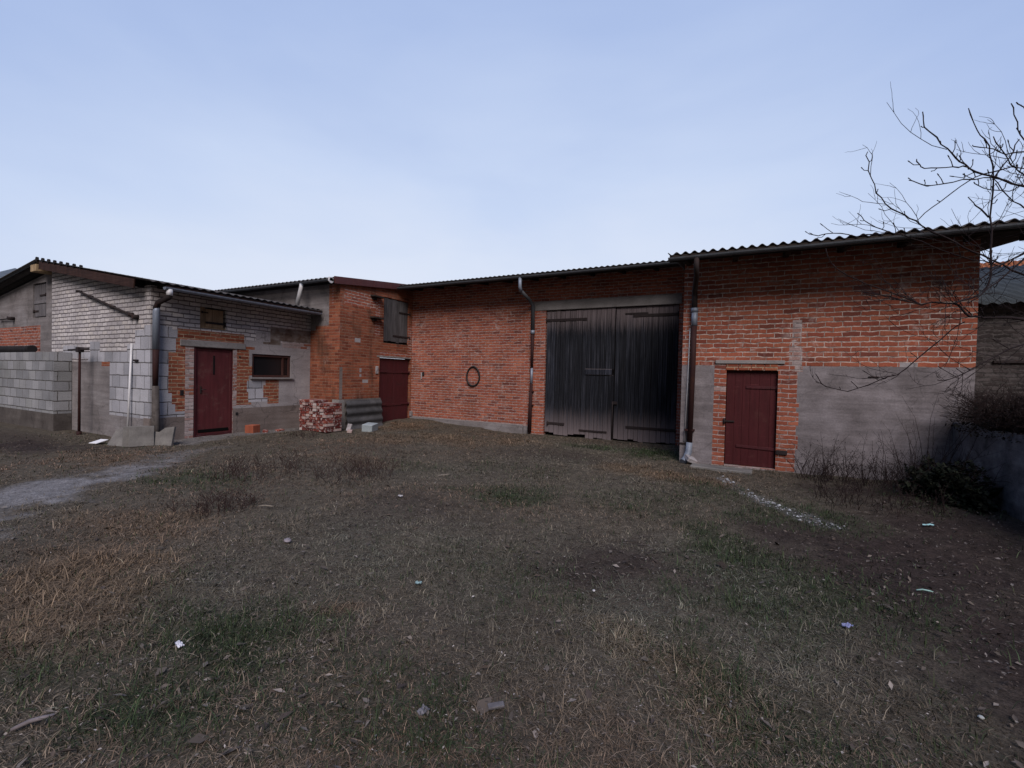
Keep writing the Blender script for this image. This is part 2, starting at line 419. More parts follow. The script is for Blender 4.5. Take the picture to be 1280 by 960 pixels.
def hinge(parent, *a, mat=None, **k):
    mb = MB(); strap(mb, *a, **k); return mb.build('hinge', mat or M_IRON, parent)
def strap(mb, axis, plane, u0, u1, v, h=.045, th=.012, m=0, eye=True, tilt=0.0):
    """hinge strap from the pivot u0 to its tip u1, with a rolled eye at the pivot"""
    L = u1-u0; uc = (u0+u1)/2
    if axis == 'X':
        mb.obox(Matrix.Translation((uc, plane-th/2, v))@Matrix.Rotation(tilt, 4, 'Y'), (abs(L), th, h), m, .003)
        if eye: mb.tube([(u0, plane-.02, v-h*.9), (u0, plane-.02, v+h*.9)], .02, 8, m)
        for k in (.2, .5, .85): mb.tube([(u0+L*k, plane-th-.006, v), (u0+L*k, plane, v)], .010, 6, m)
    else:
        mb.obox(Matrix.Translation((plane+th/2, uc, v))@Matrix.Rotation(tilt, 4, 'X'), (th, abs(L), h), m, .003)
        if eye: mb.tube([(plane+.02, u0, v-h*.9), (plane+.02, u0, v+h*.9)], .02, 8, m)
        for k in (.2, .5, .85): mb.tube([(plane+th+.006, u0+L*k, v), (plane, u0+L*k, v)], .010, 6, m)

XA, YA, XB, YB, YM, YC = -11.11, 4.89, -9.92, 8.85, 11.95, 9.27

# ================================================================== SHED A: white lime-brick shed
shed = thing('shed', 'low white lime-brick shed patched with red bricks and grey blocks, maroon door and small window', 'shed', (XA, YA, 0))
def zA(x, y=0):
    return 4.33-.17*(x+16.2) if x > -16.2 else 4.33+.12*(x+16.2)
# front wall (faces the yard)
reg = [(4.5, 9, -1, .64, 2), (4.5, 9, .64, 2.36, 4),
       (4.5, 5.75, .52, 2.46, 1), (4.5, 5.3, 2.46, 2.52, 1)]
reg += steps(.64, 2.27, 1, 5.30, .07, 1, 5.60, 3)
reg += [(5.40, 6.9, 2.27, 2.50, 3), (5.42, 5.6, 2.2, 2.27, 3)]
reg += steps(.72, 2.20, 2, 7.10, .07, -1, 6.64, 3)
reg += [(5.56, 5.75, -.2, 2.12, 5), (6.62, 6.72, .7, 2.12, 5)]
reg += [(6.98, 7.40, 1.05, 1.33, 1), (7.02, 7.62, .78, 1.05, 1), (7.10, 7.46, 1.33, 1.4, 4)]
reg += steps(.72, 1.36, 3, 7.48, .06, -1, 7.86, 3)
reg += [(7.95, 8.9, 2.25, 2.42, 5), (7.6, 8.9, 2.42, 2.78, 6), (7.4, 7.9, 2.3, 2.5, 6), (7.2, 7.6, 2.36, 2.62, 4), (8.2, 8.9, 2.42, 2.5, 6)]
doorA = (5.74, 6.63, -.3, 2.11); winA = (7.11, 8.22, 1.42, 2.03); hatA = (5.86, 6.44, 2.56, 3.06)
wall('wall', shed, 'Y', XA, .26, YA, YB-.003, -.3, (3.36, 0), [M_WHITE, M_BLOCK, M_PLASB, M_BRICKN, M_PLASL, M_BRICKP, M_SPALL], [doorA, winA, hatA], reg)
# gable wall (faces the camera)
reg = [(-16.2, -11, -.4, 1.95, 1), (-16.2, -12.9, -.4, 1.72, 2), (-12.9, -11, -.4, .50, 2), (-15.5, -14.0, 1.72, 1.80, 5), (-13.3, -12.9, 1.62, 1.72, 4),
       (-12.1, -11, 1.95, 2.12, 1), (-11.75, -11, 2.12, 2.42, 1), (-13.9, -13.4, 1.95, 2.2, 1), (-15.4, -14.6, 1.95, 2.12, 1)]
wall('wall', shed, 'X', YA, .26, -16.10, XA-.262, -.4, (zA(-16.1)-.2+.17*-16.1, -.17), [M_WHITE, M_BLOCK, M_PLAS, M_PLASB, M_BRICKO, M_WHITE], [], reg)
# rendered part of the gable, set back a little
reg = [(-23, -17.0, 2.15, 2.70, 1), (-23, -17.0, -1, 2.15, 1)]
hatL = (-17.52, -16.62, 2.92, 3.86)
wall('wall', shed, 'X', YA+.05, .26, -22.4, -16.12, -.6, (4.33-.2+.12*16.2, .12), [M_PLAS, M_BRICK], [hatL], reg)
# roof halves, ridge beam, verge boards
corr_roof('roof', shed, -16.2, -10.60, YA-.28, YB-.03, zA, 'X', M_ROOF, .177, .016)
corr_roof('roof', shed, -22.8, -16.2, YA-.28, YB+3, lambda x, y: zA(x)-.004, 'X', M_ROOF, .177, .025)
mb = MB()
for x0, x1, m in ((-16.05, -11.2, 0),):
    a = Vector((x0, YA-.25, zA(x0)-.13)); b = Vector((x1, YA-.25, zA(x1)-.13)); c = (a+b)/2; an = math.atan2(b.z-a.z, b.x-a.x)
    mb.obox(Matrix.Translation(c)@Matrix.Rotation(-an, 4, 'Y'), ((b-a).length, .03, .19), 0, .004)
mb.build('bargeboard', M_BOARD, shed)
mb = MB(); a = Vector((-22.6, YA-.25, zA(-22.6)-.06)); b = Vector((-16.3, YA-.25, zA(-16.3)-.06)); an = math.atan2(b.z-a.z, b.x-a.x)
mb.obox(Matrix.Translation((a+b)/2)@Matrix.Rotation(-an, 4, 'Y'), ((b-a).length, .025, .07), 0, .003)
mb.build('bargeboard', M_GREYW, shed, 'pale grey verge strip on the far slope')
mb = MB(); mb.box((-16.46, YA-.30, zA(-16.2)-.30), (-16.10, YA+.2, zA(-16.2)-.12), 0, .006); mb.build('ridge_beam', M_END, shed, 'bare timber beam end sticking out below the ridge')
for k in range(8):   # short corrugated capping pieces seen in profile along the verge
    mb = MB(); x = -16.15+.36*k; mb.tube([(x, YA-.285, zA(x)+.02), (x, YA-.245, zA(x)+.02)], .058-.002*k, 14, 0); mb.build('verge_cap', M_TAR, shed)
for y in np.arange(YA+.15, YB-.1, .62):   # rafters under the eaves
    mb = MB(); a = Vector((-11.6, y, zA(-11.6)-.10)); b = Vector((-10.66, y, zA(-10.66)-.10)); an = math.atan2(b.z-a.z, b.x-a.x)
    mb.obox(Matrix.Translation((a+b)/2)@Matrix.Rotation(-an, 4, 'Y'), ((b-a).length, .07, .11), 0, .004); mb.build('rafter', M_RAFT, shed)
mb = MB(); mb.box((-10.66, YA+.05, zA(-10.66)-.17), (-10.635, YB-.05, zA(-10.66)-.05), 0, .003); mb.build('fascia', M_BOARD, shed)
g = gutter('gutter', shed, (-10.565, YA-.0, 3.285), (-10.565, YB-.10, 3.275), .062, M_ZINC)
# door A
d = MB(); d.box((XA-.10, 5.80, .06), (XA-.055, 6.61, 2.085), 0, .004)
for u in (5.80, 6.57): d.box((XA-.054, u, .06), (XA-.043, u+.04, 2.085), 0, .003)
d.box((XA-.054, 5.842, 2.04), (XA-.043, 6.568, 2.085), 0, .003); d.box((XA-.054, 5.842, .06), (XA-.043, 6.568, .10), 0, .003)
door = d.build('door', M_MAROON, shed)
mb = MB(); mb.box((XA-.053, 6.185, 1.48), (XA-.046, 6.225, 1.93), 0, .002); mb.build('slot_window', M_GLASS, door)
mb = MB(); mb.box((XA-.052, 5.86, .105), (XA-.036, 6.55, .18), 0, .004); mb.build('kick_strip', M_GREYW, door)
mb = MB(); mb.box((XA-.052, 5.90, 1.03), (XA-.038, 5.93, 1.20), 0, .004); mb.tube([(XA-.03, 5.915, 1.12), (XA+.012, 5.915, 1.12), (XA+.012, 6.0, 1.12)], .009, 8); mb.build('handle', M_IRON, door)
f = MB()
f.box((XA-.13, 5.742, -.02), (XA-.012, 5.795, 2.108), 0, .004); f.box((XA-.13, 6.613, -.02), (XA-.012, 6.628, 2.108), 0, .003); f.box((XA-.13, 5.797, 2.088), (XA-.012, 6.611, 2.108), 0, .003)
f.box((XA-.13, 5.797, -.05), (XA-.02, 6.611, .055), 0, .004)
f.build('door_frame', M_MAROON2, shed)
mb = MB(); mb.box((XA-.2, 5.45, 2.118), (XA+.022, 6.93, 2.262), 0, .008); mb.build('lintel', M_CONC, shed)
# window A
w = MB()
w.box((XA-.12, 7.112, 1.422), (XA-.03, 7.17, 2.028), 0, .004); w.box((XA-.12, 8.16, 1.422), (XA-.03, 8.218, 2.028), 0, .004)
w.box((XA-.12, 7.172, 1.965), (XA-.03, 8.158, 2.028), 0, .004); w.box((XA-.12, 7.172, 1.422), (XA-.03, 8.158, 1.48), 0, .004)
w.box((XA-.10, 7.98, 1.482), (XA-.045, 8.03, 1.963), 0, .004)
win = w.build('window', M_FRAME, shed)
mb = MB(); mb.box((XA-.085, 7.172, 1.482), (XA-.077, 7.978, 1.963), 0); mb.box((XA-.085, 8.032, 1.482), (XA-.077, 8.158, 1.963), 0); mb.build('pane', M_GLASS, win)
mb = MB(); mb.box((XA-.028, 7.06, 1.375), (XA+.06, 8.28, 1.418), 0, .006); mb.build('sill', M_CONC, win)
mb = MB(); mb.box((XA-.255, 7.112, 1.422), (XA-.24, 8.218, 2.028)); mb.build('lining', M_TAR, shed)
mb = MB(); mb.box((XA-.255, 5.862, 2.562), (XA-.24, 6.438, 3.058)); mb.build('lining', M_TAR, shed)
# loft hatch A
h = MB(); planks(h, 'Y', XA-.035, 5.98, 6.40, 2.60, 3.02, .14, .022, (.45, .55))
hat = h.build('hatch', M_TAN, shed)
hinge(hat, 'Y', XA-.009, 6.42, 5.98, 2.70, .05); hinge(hat, 'Y', XA-.009, 5.90, 6.04, 2.93, .03)
mb = MB(); mb.box((XA-.12, 5.862, 2.562), (XA-.02, 5.975, 3.055), 0, .004); mb.box((XA-.12, 5.977, 2.562), (XA-.02, 6.435, 2.597), 0, .004); mb.build('hatch_frame', M_TAN, shed)
# shutter in the rendered gable part
h = MB(); planks(h, 'X', YA+.10, -17.5, -16.64, 2.95, 3.82, .22, .025, (.45, .6)); h.box((-17.5, YA+.055, 3.3), (-16.64, YA+.07, 3.38), 0, .003, (.6, .6, .6)); hh = h.build('shutter', M_GREYW, shed)
hinge(hh, 'X', YA+.072, -16.66, -17.1, 3.52, .05); hinge(hh, 'X', YA+.072, -17.46, -17.2, 3.1, .05)
mb = MB(); mb.tube([(-19.9, YA+.0, 2.95), (-18.9, YA-.02, 2.95), (-18.8, YA-.02, 2.95)], .02, 8); mb.tube([(-18.85, YA+.05, 2.95), (-18.85, YA-.1, 2.95)], .05, 8); mb.build('iron_bracket', M_IRON, shed)
# downpipe A in three pieces
mb = MB(); mb.tube([(-11.0, 4.955, 2.93), (-11.02, 4.955, 2.8), (-11.02, 4.95, 2.0)], [.055, .064, .064], 12)
dp = mb.build('downpipe', M_ZINC, shed)
mb = MB(); mb.tube([(-10.565, 4.98, 3.14), (-10.60, 4.98, 3.08), (-10.95, 4.955, 2.99), (-11.02, 4.952, 2.86)], [.05, .052, .056, .06], 12); mb.build('elbow', M_IRON, dp)
mb = MB(); mb.tube([(-11.02, 4.95, 2.02), (-11.03, 4.95, 1.20)], [.060, .050], 12); mb.build('rusty_section', M_RUST, dp)
mb = MB(); mb.tube([(-11.02, 4.95, 1.22), (-11.0, 4.95, .5), (-10.98, 4.96, .05)], [.062, .072, .078], 12); mb.build('mossy_section', M_PLASD, dp)
mb = MB(); mb.tube([(-10.565, 4.98, 3.25), (-10.565, 4.98, 3.12)], .058, 12); mb.build('outlet', M_PVC, dp)
# rusty bar fixed on the gable
mb = MB(); mb.tube([(-14.35, YA-.06, 3.43), (-11.62, YA-.06, 2.70)], .028, 8)
for k in (.0, .22, .62, .92, 1.0):
    p = Vector((-14.35, YA-.06, 3.43)).lerp(Vector((-11.62, YA-.06, 2.70)), k); mb.tube([p+Vector((0, .07, 0)), p+Vector((0, -.05, 0))], .03 if k < .9 else .05, 8)
mb.build('iron_rail', M_IRON, shed, 'rusty iron bar fixed aslant across the white gable')
mb = MB(); mb.box((-11.75, YA-.05, 1.74), (-11.58, YA-.002, 1.78), 0, .008); mb.build('iron_bracket', M_IRON, shed)
# small vents and damage next to the door
for a, b in (((5.46, 1.0), (5.53, 1.12)), ((6.77, 1.9), (6.81, 1.95)), ((6.70, .47), (6.76, .54))):
    mb = MB(); mb.box((XA+.001, *a), (XA+.012, *b), 0, .004); mb.build('vent_hole', M_TAR, shed)

# ================================================================== B: corner barn with the hatch
barnB = thing('outbuilding', 'tall orange brick outbuilding in the corner with maroon double door under a grey plank hatch', 'outbuilding', (XB, YB, 0))
zB = lambda x, y: 4.20+.12*(y-8.55)
doorB = (10.42, 11.90, -.4, 2.11); hatB = (10.57, 11.74, 2.57, 4.02)
reg = [(8.86, 8.97, .85, 1.75, 1), (8.85, 9.3, -.4, .83, 2), (9.3, 10.42, -.4, .12, 2), (10.2, 10.42, 2.75, 3.95, 3), (9.0, 10.3, 3.55, 3.98, 4), (9.40, 9.62, 2.50, 2.62, 5), (9.72, 9.95, 1.30, 1.40, 5), (9.60, 9.68, 1.48, 1.56, 5), (9.60, 9.68, 1.62, 1.74, 5),
       (10.42, 11.9, 2.11, 2.28, 6), (11.74, 11.95, 2.3, 3.2, 3), (11.74, 11.95, 2.2, 2.62, 4)]
wall('wall', barnB, 'Y', XB, .26, YB, YM-.003, -.4, (4.10-.12*8.85, .12), [M_BRICKO, M_PLASB, M_CONC, M_BRICK, M_BRICKC, M_PLASL, M_BRICK], [doorB, hatB], reg)
reg = [(-16, -10.36, 2.93, 5, 1), (-16, -10.9, 2.80, 2.93, 1), (-10.25, XB, 3.5, 4.2, 2)]
wall('wall', barnB, 'X', YB, .26, -16, XB-.262, -.4, (4.10, 0), [M_BRICKO, M_PLAS, M_BRICK], [], reg)
corr_roof('roof', barnB, -16.2, XB+.06, YB-.32, YM-.2, zB, 'Y', M_ROOF, .177, .022)
gutter('gutter', barnB, (-15.8, YB-.36, 4.13), (XB+.0, YB-.36, 4.14), .06, M_ZINCD)
mb = MB(); mb.tube([(XB+.02, YB-.36, 4.10), (XB+.05, YB-.36, 4.10)], .075, 12); mb.box((XB-.02, YB-.42, 4.08), (XB+.05, YB-.28, 4.19), 0, .01); mb.build('gutter_end', M_PVC, barnB)
mb = MB(); a = Vector((XB+.08, YB-.28, zB(0, YB-.28)-.07)); b = Vector((XB+.08, YM-.05, zB(0, YM-.05)-.07)); an = math.atan2(b.z-a.z, b.y-a.y)
for k0, k1 in ((0, .44), (.443, 1)):
    p, q = a.lerp(b, k0), a.lerp(b, k1); mb.obox(Matrix.Translation((p+q)/2)@Matrix.Rotation(an, 4, 'X'), (.03, (q-p).length, .20), 0, .004)
mb.build('bargeboard', M_TINT, barnB)
mb = MB(); mb.box((XB+.001, YB, 3.98), (XB+.06, YM-.01, 4.02), 0)
# double door
dl = []
for u0, u1, nm in ((10.44, 11.14, 0), (11.15, 11.86, 1)):
    d = MB(); d.box((XB-.11, u0, .0), (XB-.07, u1, 2.09), 0, .004)
    d.box((XB-.069, u0, .55), (XB-.055, u1, .63), 0, .003); d.box((XB-.069, u0, 1.62), (XB-.055, u1, 1.69), 0, .003)
    leaf = d.build('door', M_MAROON2, barnB)
    hu = u0-.06 if nm == 0 else u1+.03; tip = u0+.36 if nm == 0 else u1-.36
    for v in (.60, 1.655): hinge(leaf, 'Y', XB-.054, hu if nm == 0 else hu-.02, tip, v, .05, mat=M_MAROON2)
mb = MB(); mb.box((XB-.04, 10.3, 2.112), (XB+.008, 11.93, 2.15), 0, .004); mb.build('lintel', M_CONC, barnB)
mb = MB(); mb.box((XB-.255, 10.422, -.1), (XB-.24, 11.898, 2.10)); mb.build('lining', M_TAR, barnB)
# loft hatch
h = MB(); planks(h, 'Y', XB-.05, 10.60, 11.72, 2.60, 4.00, .19, .03, (.3, .62), ragged=.06)
hat = h.build('hatch', M_HATCH, barnB)
hinge(hat, 'Y', XB-.012, 11.80, 11.28, 3.62, .05); hinge(hat, 'Y', XB-.012, 11.80, 11.0, 2.83, .05)
mb = MB(); mb.box((XB-.255, 10.572, 2.572), (XB-.24, 11.738, 4.015)); mb.build('lining', M_TAR, barnB)
mb = MB(); mb.box((XB-.10, 10.572, 2.572), (XB-.002, 11.738, 2.598), 0, .003); mb.build('hatch_sill', M_GREYW, barnB)
for v in (3.93, 3.28):
    mb = MB(); mb.box((XB+.0005, 9.98, v-.01), (XB+.16, 10.42, v+.045), 0, .008); mb.box((XB+.0005, 10.05, v-.09), (XB+.08, 10.2, v-.012), 0, .01); mb.build('timber_corbel', M_RAFT, barnB)
mb = MB(); mb.tube([(-11.07, YB-.36, 4.10), (-11.07, YB-.37, 4.0), (-11.19, YB-.40, 3.50)], [.05, .055, .058], 12); mb.tube([(-11.055, YB-.36, 4.12), (-11.07, YB-.362, 3.98)], .05, 12, 1)
mb.build('downpipe', [M_PVC, M_ZINC], barnB, 'short white plastic downpipe dropping onto the shed roof')
mb = MB(); mb.box((XB+.001, 10.24, 1.58), (XB+.03, 10.36, 1.82), 0, .02); mb.build('mortar_patch', M_PLASL, barnB)

# ================================================================== M: barn with the big gate
barnM = thing('barn', 'long red brick barn with big black plank gate and concrete lintel', 'barn', (-4, YM, 0))
zM = lambda x, y: 4.475+.12*(y-11.13)
gate_o = (-4.97, -1.30, -.5, 3.55)
reg = [(-5.36, -1.24, 3.55, 3.80, 1), (-10, -9.55, 0, 4.4, 2), (-4.97-.25, -4.97, -.4, 3.55, 2), (-10, -5.4, -.5, -.02, 1)]
wall('wall', barnM, 'X', YM, .3, XB-.25, -.935, -.5, (4.50, 0), [M_BRICK, M_CONC, M_BRICK], [gate_o], reg)
mb = MB(); mb.box((-5.37, YM-.018, 3.552), (-1.245, YM+.1, 3.815), 0, .006); mb.build('lintel', M_CONC, barnM)
mb = MB(); mb.box((XB+.003, YM-.06, -.3), (-5.62, YM-.002, .155), 0, .012); mb.box((XB+.003, YM-.09, .157), (XB+.1, YM-.002, .33), 0, .012); mb.box((-5.61, YM-.045, -.3), (-5.42, YM-.002, .14), 0, .012); mb.build('plinth', M_PLAS, barnM)
corr_roof('roof', barnM, XB-.1, -.96, YM-.82, YM+7, zM, 'Y', M_ROOF, .15, .014)
gutter('gutter', barnM, (XB+.05, YM-.86, 4.395), (-1.0, YM-.86, 4.415), .062, M_ZINCD)
for x in np.arange(XB+.4, -1.0, .85):
    mb = MB(); mb.obox(Matrix.Translation((x, YM-.2, zM(x, YM-.2)-.09))@Matrix.Rotation(math.atan(.12), 4, 'X'), (.08, 1.2, .11), 0, .004); mb.build('rafter', M_RAFT, barnM)
mb = MB(); mb.box((XB+.1, YM-.80, 4.33), (-.98, YM-.775, 4.455), 0, .003); mb.build('fascia', M_RAFT, barnM)
# gate
SEAM = -2.93
for u0, u1, left in ((-4.955, SEAM-.012, True), (SEAM+.004, -1.315, False)):
    g = MB(); 
    if left:
        planks(g, 'X', YM+.08, u0, -3.72, -.08, 3.54, .155, .03, (.25, .95), ragged=.10, gap=.010, off=.014)
        planks(g, 'X', YM+.08, -3.72, u1, 1.86, 3.54, .135, .03, (.3, .62), gap=.009, off=.012)
        planks(g, 'X', YM+.08, -3.72, u1, -.10, 1.70, .125, .03, (.3, .62), ragged=.06, gap=.009, off=.012)
        g.box((-3.75, YM+.018, 1.70), (u1-.05, YM+.036, 1.86), 0, .005, (.75, .75, .78))
    else: planks(g, 'X', YM+.10, u0, u1, -.08, 3.54, .14, .03, (.28, .6), ragged=.06, gap=.008, off=.010)
    for v in (.28, 3.2): g.box((u0+.05, YM+.102, v), (u1-.05, YM+.14, v+.16), 0, .004, (.4, .4, .4))
    leaf = g.build('gate', M_GATE, barnM)
    pl = YM+.036 if left else YM+.059
    if left:
        hinge(leaf, 'X', pl, u0, u0+1.22, 3.26, .075); hinge(leaf, 'X', pl, u0+.1, u0+.62, .26, .07); hinge(leaf, 'X', pl, -3.90, -3.10, .12, .05, eye=False)
    else:
        hinge(leaf, 'X', pl, u1, u1-1.15, 3.30, .075); hinge(leaf, 'X', pl, u1, u1-1.28, .30, .07); hinge(leaf, 'X', pl, u0+.25, u0+.85, 3.36, .045, eye=False)
    if left:
        mb = MB(); mb.box((SEAM-.05, YM+.022, .9), (SEAM+.10, YM+.036, .98), 0, .003); mb.tube([(SEAM-.03, YM+.03, -.05), (SEAM-.03, YM+.03, .98)], .018, 8); mb.build('bolt', M_IRON, leaf)
mb = MB(); mb.box((-4.96, YM+.215, -.2), (-1.31, YM+.23, 3.549), 0); mb.build('lining', M_TAR, barnM)
mb = MB(); mb.box((-3.35, YM-.20, -.3), (-1.32, YM+.27, -.105), 0, .02); mb.build('threshold', M_PLAS, barnM)
# downpipe
mb = MB(); mb.tube([(-5.42, YM-.86, 4.36), (-5.42, YM-.86, 4.10), (-5.41, YM-.78, 3.98)], .048, 12); dp = mb.build('downpipe', M_ZINC, barnM)
mb = MB(); mb.tube([(-5.41, YM-.80, 4.0), (-5.38, YM-.3, 3.84), (-5.35, YM-.10, 3.70), (-5.345, YM-.09, 2.90)], [.05, .05, .056, .058], 12); mb.build('tarnished_section', M_ZINCD, dp)
mb = MB(); mb.tube([(-5.345, YM-.09, 2.97), (-5.345, YM-.09, 2.86)], .064, 12); mb.build('collar', M_ZINC, dp)
mb = MB(); mb.tube([(-5.345, YM-.09, 1.86), (-5.35, YM-.09, 1.38)], .040, 12); mb.build('zinc_section', M_ZINC, dp)
mb = MB(); mb.tube([(-5.345, YM-.09, 2.88), (-5.35, YM-.09, 1.85)], [.05, .04], 12); mb.tube([(-5.35, YM-.09, 1.40), (-5.38, YM-.09, -.05)], [.045, .06], 12)
for v in (1.15, .75): mb.box((-5.42, YM-.13, v), (-5.29, YM-.002, v+.03), 0, .003)
mb.build('rusty_section', M_RUST, dp)
mb = MB(); mb.box((-9.50, YM-.03, 1.44), (-9.45, YM-.002, 1.66), 0, .01); mb.build('socket_plate', M_PLASL, barnM)
mb = MB(); mb.box((-9.445, YM-.025, 1.54), (-9.36, YM-.002, 1.68), 0, .015); mb.build('vent_hole', M_TAR, barnM)
# hoop on the wall
mb = MB(); ringpts = [(-7.41+.235*math.cos(a), YM-.03-.012*math.sin(a*2), 1.575+.305*math.sin(a)) for a in np.linspace(0, 2*math.pi, 49)]
mb.tube(ringpts, .026, 8, cap=False)
tagmesh(mb.build('rubber_hoop', M_HOSE), 'thin black rubber hoop hanging flat on the red brick barn wall', 'hoop')

# ================================================================== C: stable with the low door
barnC = thing('barn', 'red brick stable with high grey render base, low maroon plank door and corrugated eave', 'stable', (1.2, YC, 0))
zC = lambda x, y: 3.90+.12*(y-8.49)
doorC = (-.135, .705, -.4, 1.81)
reg = [(-1, 4, -.5, 1.90, 1), (-.345, 1.0, -.5, 1.93, 2), (.86, 1.06, 1.9, 2.25, 3), (.90, 1.04, 2.25, 2.72, 3), (.955, 1.08, 1.80, 1.9, 3), (-.345, -.14, 1.42, 1.52, 3), (2.4, 2.62, 1.90, 1.97, 4)]
reg += steps(0.0, 1.8, 5, 1.0, .035, -1, .8, 2)
wall('wall', barnC, 'X', YC, .3, -.93, 3.31, -.5, (3.96, 0), [M_BRICKC, M_PLASC, M_BRICK, M_BRICKP, M_PLASL], [doorC], reg)
wall('wall', barnC, 'X', YM+.8, .25, -.93, 3.31, -.5, (4.2, 0), [M_BRICK])
for x in (-.93, 3.13):
    mb = MB(); mb.poly([(x, YC+.3, -.5), (x, YM+5, -.5), (x, YM+5, zC(0, YM+5)-.1), (x, YC+.3, 3.96)]); mb.poly([(x+.18, YC+.3, -.5), (x+.18, YM+5, -.5), (x+.18, YM+5, zC(0, YM+5)-.1), (x+.18, YC+.3, 3.96)]); mb.build('wall', M_BRICK, barnC)
mb = MB(); mb.box((-.33, YC-.03, 1.935), (.80, YC-.003, 2.0), 0, .006); mb.build('lintel', M_CONC, barnC)
mb = MB()
x = -.15
while x < .70:
    mb.box((x, YC-.012, 1.815), (x+.20, YC+.1, 1.93), 0, .006); x += .214
mb.build('brick_arch', M_BRICKN, barnC)
corr_roof('roof', barnC, -1.15, 4.3, YC-.80, YM+5, zC, 'Y', M_ROOF, .15, .023)
gutter('gutter', barnC, (-1.13, YC-.85, 3.805), (4.28, YC-.85, 3.825), .058, M_ZINCD)
mb = MB(); mb.box((-1.12, YC-.785, 3.745), (4.25, YC-.76, 3.87), 0, .004); mb.build('fascia', M_RAFT, barnC)
for x in np.arange(-.85, 4.2, .8):
    mb = MB(); mb.obox(Matrix.Translation((x, YC-.15, zC(x, YC-.15)-.095))@Matrix.Rotation(math.atan(.12), 4, 'X'), (.08, 1.22, .11), 0, .004); mb.build('rafter', M_RAFT, barnC)
d = MB(); planks(d, 'X', YC+.10, -.125, .695, .03, 1.80, .16, .03, (.47, .53), off=.001, gap=.0015)
door = d.build('door', M_MAROON3, barnC)
hinge(door, 'X', YC+.064, .70, .20, 1.50, .05, mat=M_MAROON2); hinge(door, 'X', YC+.064, .72, .06, .38, .05, tilt=.03, mat=M_MAROON2)
mb = MB(); mb.box((.708, YC-.03, .30), (.88, YC-.003, .38), 0, .006); mb.build('hinge_stub', M_IRON, barnC)
mb = MB(); mb.box((-.15, YC+.045, .83), (.02, YC+.062, .86), 0, .003); mb.tube([(-.15, YC-.02, .80), (-.15, YC-.02, .9)], .018, 8); mb.build('latch', M_IRON, door)
mb = MB(); mb.box((-.134, YC+.14, -.1), (.704, YC+.16, 1.809), 0); mb.build('lining', M_TAR, barnC)
mb = MB(); mb.box((-.134, YC-.03, -.3), (.704, YC+.139, .022), 0, .006); mb.build('threshold', M_BRICKP, barnC)
# downpipe C
mb = MB(); mb.tube([(-.655, YC-.85, 3.77), (-.655, YC-.85, 3.60), (-.66, YC-.70, 3.50), (-.73, YC-.12, 3.32), (-.73, YC-.085, 3.2), (-.725, YC-.085, 2.98)], [.045, .045, .045, .05, .052, .052], 12)
dp = mb.build('downpipe', M_IRON, barnC)
mb = MB(); mb.tube([(-.725, YC-.085, 3.0), (-.72, YC-.085, 2.92)], .066, 12); mb.tube([(-.72, YC-.085, 2.93), (-.722, YC-.085, 2.66)], .056, 12); mb.build('collar', M_ZINC, dp)
mb = MB(); mb.tube([(-.722, YC-.085, 2.68), (-.725, YC-.085, 1.9), (-.745, YC-.085, .36)], [.05, .05, .052], 12); mb.box((-.84, YC-.12, .62), (-.66, YC-.003, .655), 0, .003); mb.build('rusty_section', M_RUST, dp)
mb = MB(); mb.tube([(-.745, YC-.085, .40), (-.755, YC-.09, .22), (-.79, YC-.14, .10), (-.84, YC-.24, .03)], [.056, .062, .065, .068], 12); mb.build('shoe', M_ZINC, dp)
mb = MB(); mb.tube([(-.80, YC-.02, 2.62), (-.815, YC-.02, 1.6), (-.845, YC-.02, .40)], .010, 6); mb.build('cable', M_PVC, barnC)
mb = MB(); mb.box((-.925, YC-.025, .345), (-.80, YC-.003, .375), 0, .003); mb.build('iron_bracket', M_IRON, barnC)
mb = MB(); mb.box((2.0, YC-.02, 1.72), (2.14, YC-.003, 1.74), 0, .004); mb.build('iron_bracket', M_IRON, barnC)

# ================================================================== right boundary wall and beyond
mb = MB()
ys = np.linspace(1.0, YC-.004, 24); tops = 1.03+.03*np.sin(ys*2.1)+rng.uniform(-.02, .02, 24)
for i in range(23):
    a, b = ys[i], ys[i+1]; ta, tb = tops[i], tops[i+1]
    mb.poly([(3.10, a, -.4), (3.10, b, -.4), (3.08, b, tb), (3.08, a, ta)], 0, True); mb.poly([(3.08, a, ta), (3.08, b, tb), (3.32, b, tb), (3.32, a, ta)], 0, True); mb.poly([(3.32, a, ta), (3.32, b, tb), (3.32, b, -.4), (3.32, a, -.4)], 0, True)
mb.poly([(3.10, 1, -.4), (3.08, 1, tops[0]), (3.32, 1, tops[0]), (3.32, 1, -.4)])
o = mb.build('boundary_wall', M_CONCW); tag(o, 'low grey concrete boundary wall meeting the stable corner, pitted and damp', 'wall')
nb = thing('neighbour_shed', 'dark rubble-brick shed with blue-grey roof beyond the low concrete wall', 'shed', (8, 12.6, 0))
wall('wall', nb, 'X', 12.6, .3, 3.7, 16, -.4, (3.35, 0), [M_ROUGH])
mb = MB(); mb.poly([(3.7, 12.6, -.4), (3.7, 12.6, 3.35), (3.7, 18, 5.0), (3.7, 18, -.4)]); mb.build('wall', M_ROUGH, nb)
M_TEAL = m_paint('blue_grey_sheet_roof', (.036, .045, .050), .8, (.026, .03, .03), .5, spec=.3)
corr_roof('roof', nb, 3.4, 16.4, 12.3, 17.6, lambda x, y: 3.30+.335*(y-12.3), 'Y', M_TEAL, .2, .02)
mb = MB()
for x, z0 in ((5.55, 1.6),): mb.box((x, 12.55, 1.55), (x+.07, 12.598, 3.2), 0, .01); mb.box((x-.8, 12.55, 2.1), (x, 12.598, 2.16), 0, .01)
mb.build('iron_pipe', M_IRON, nb)
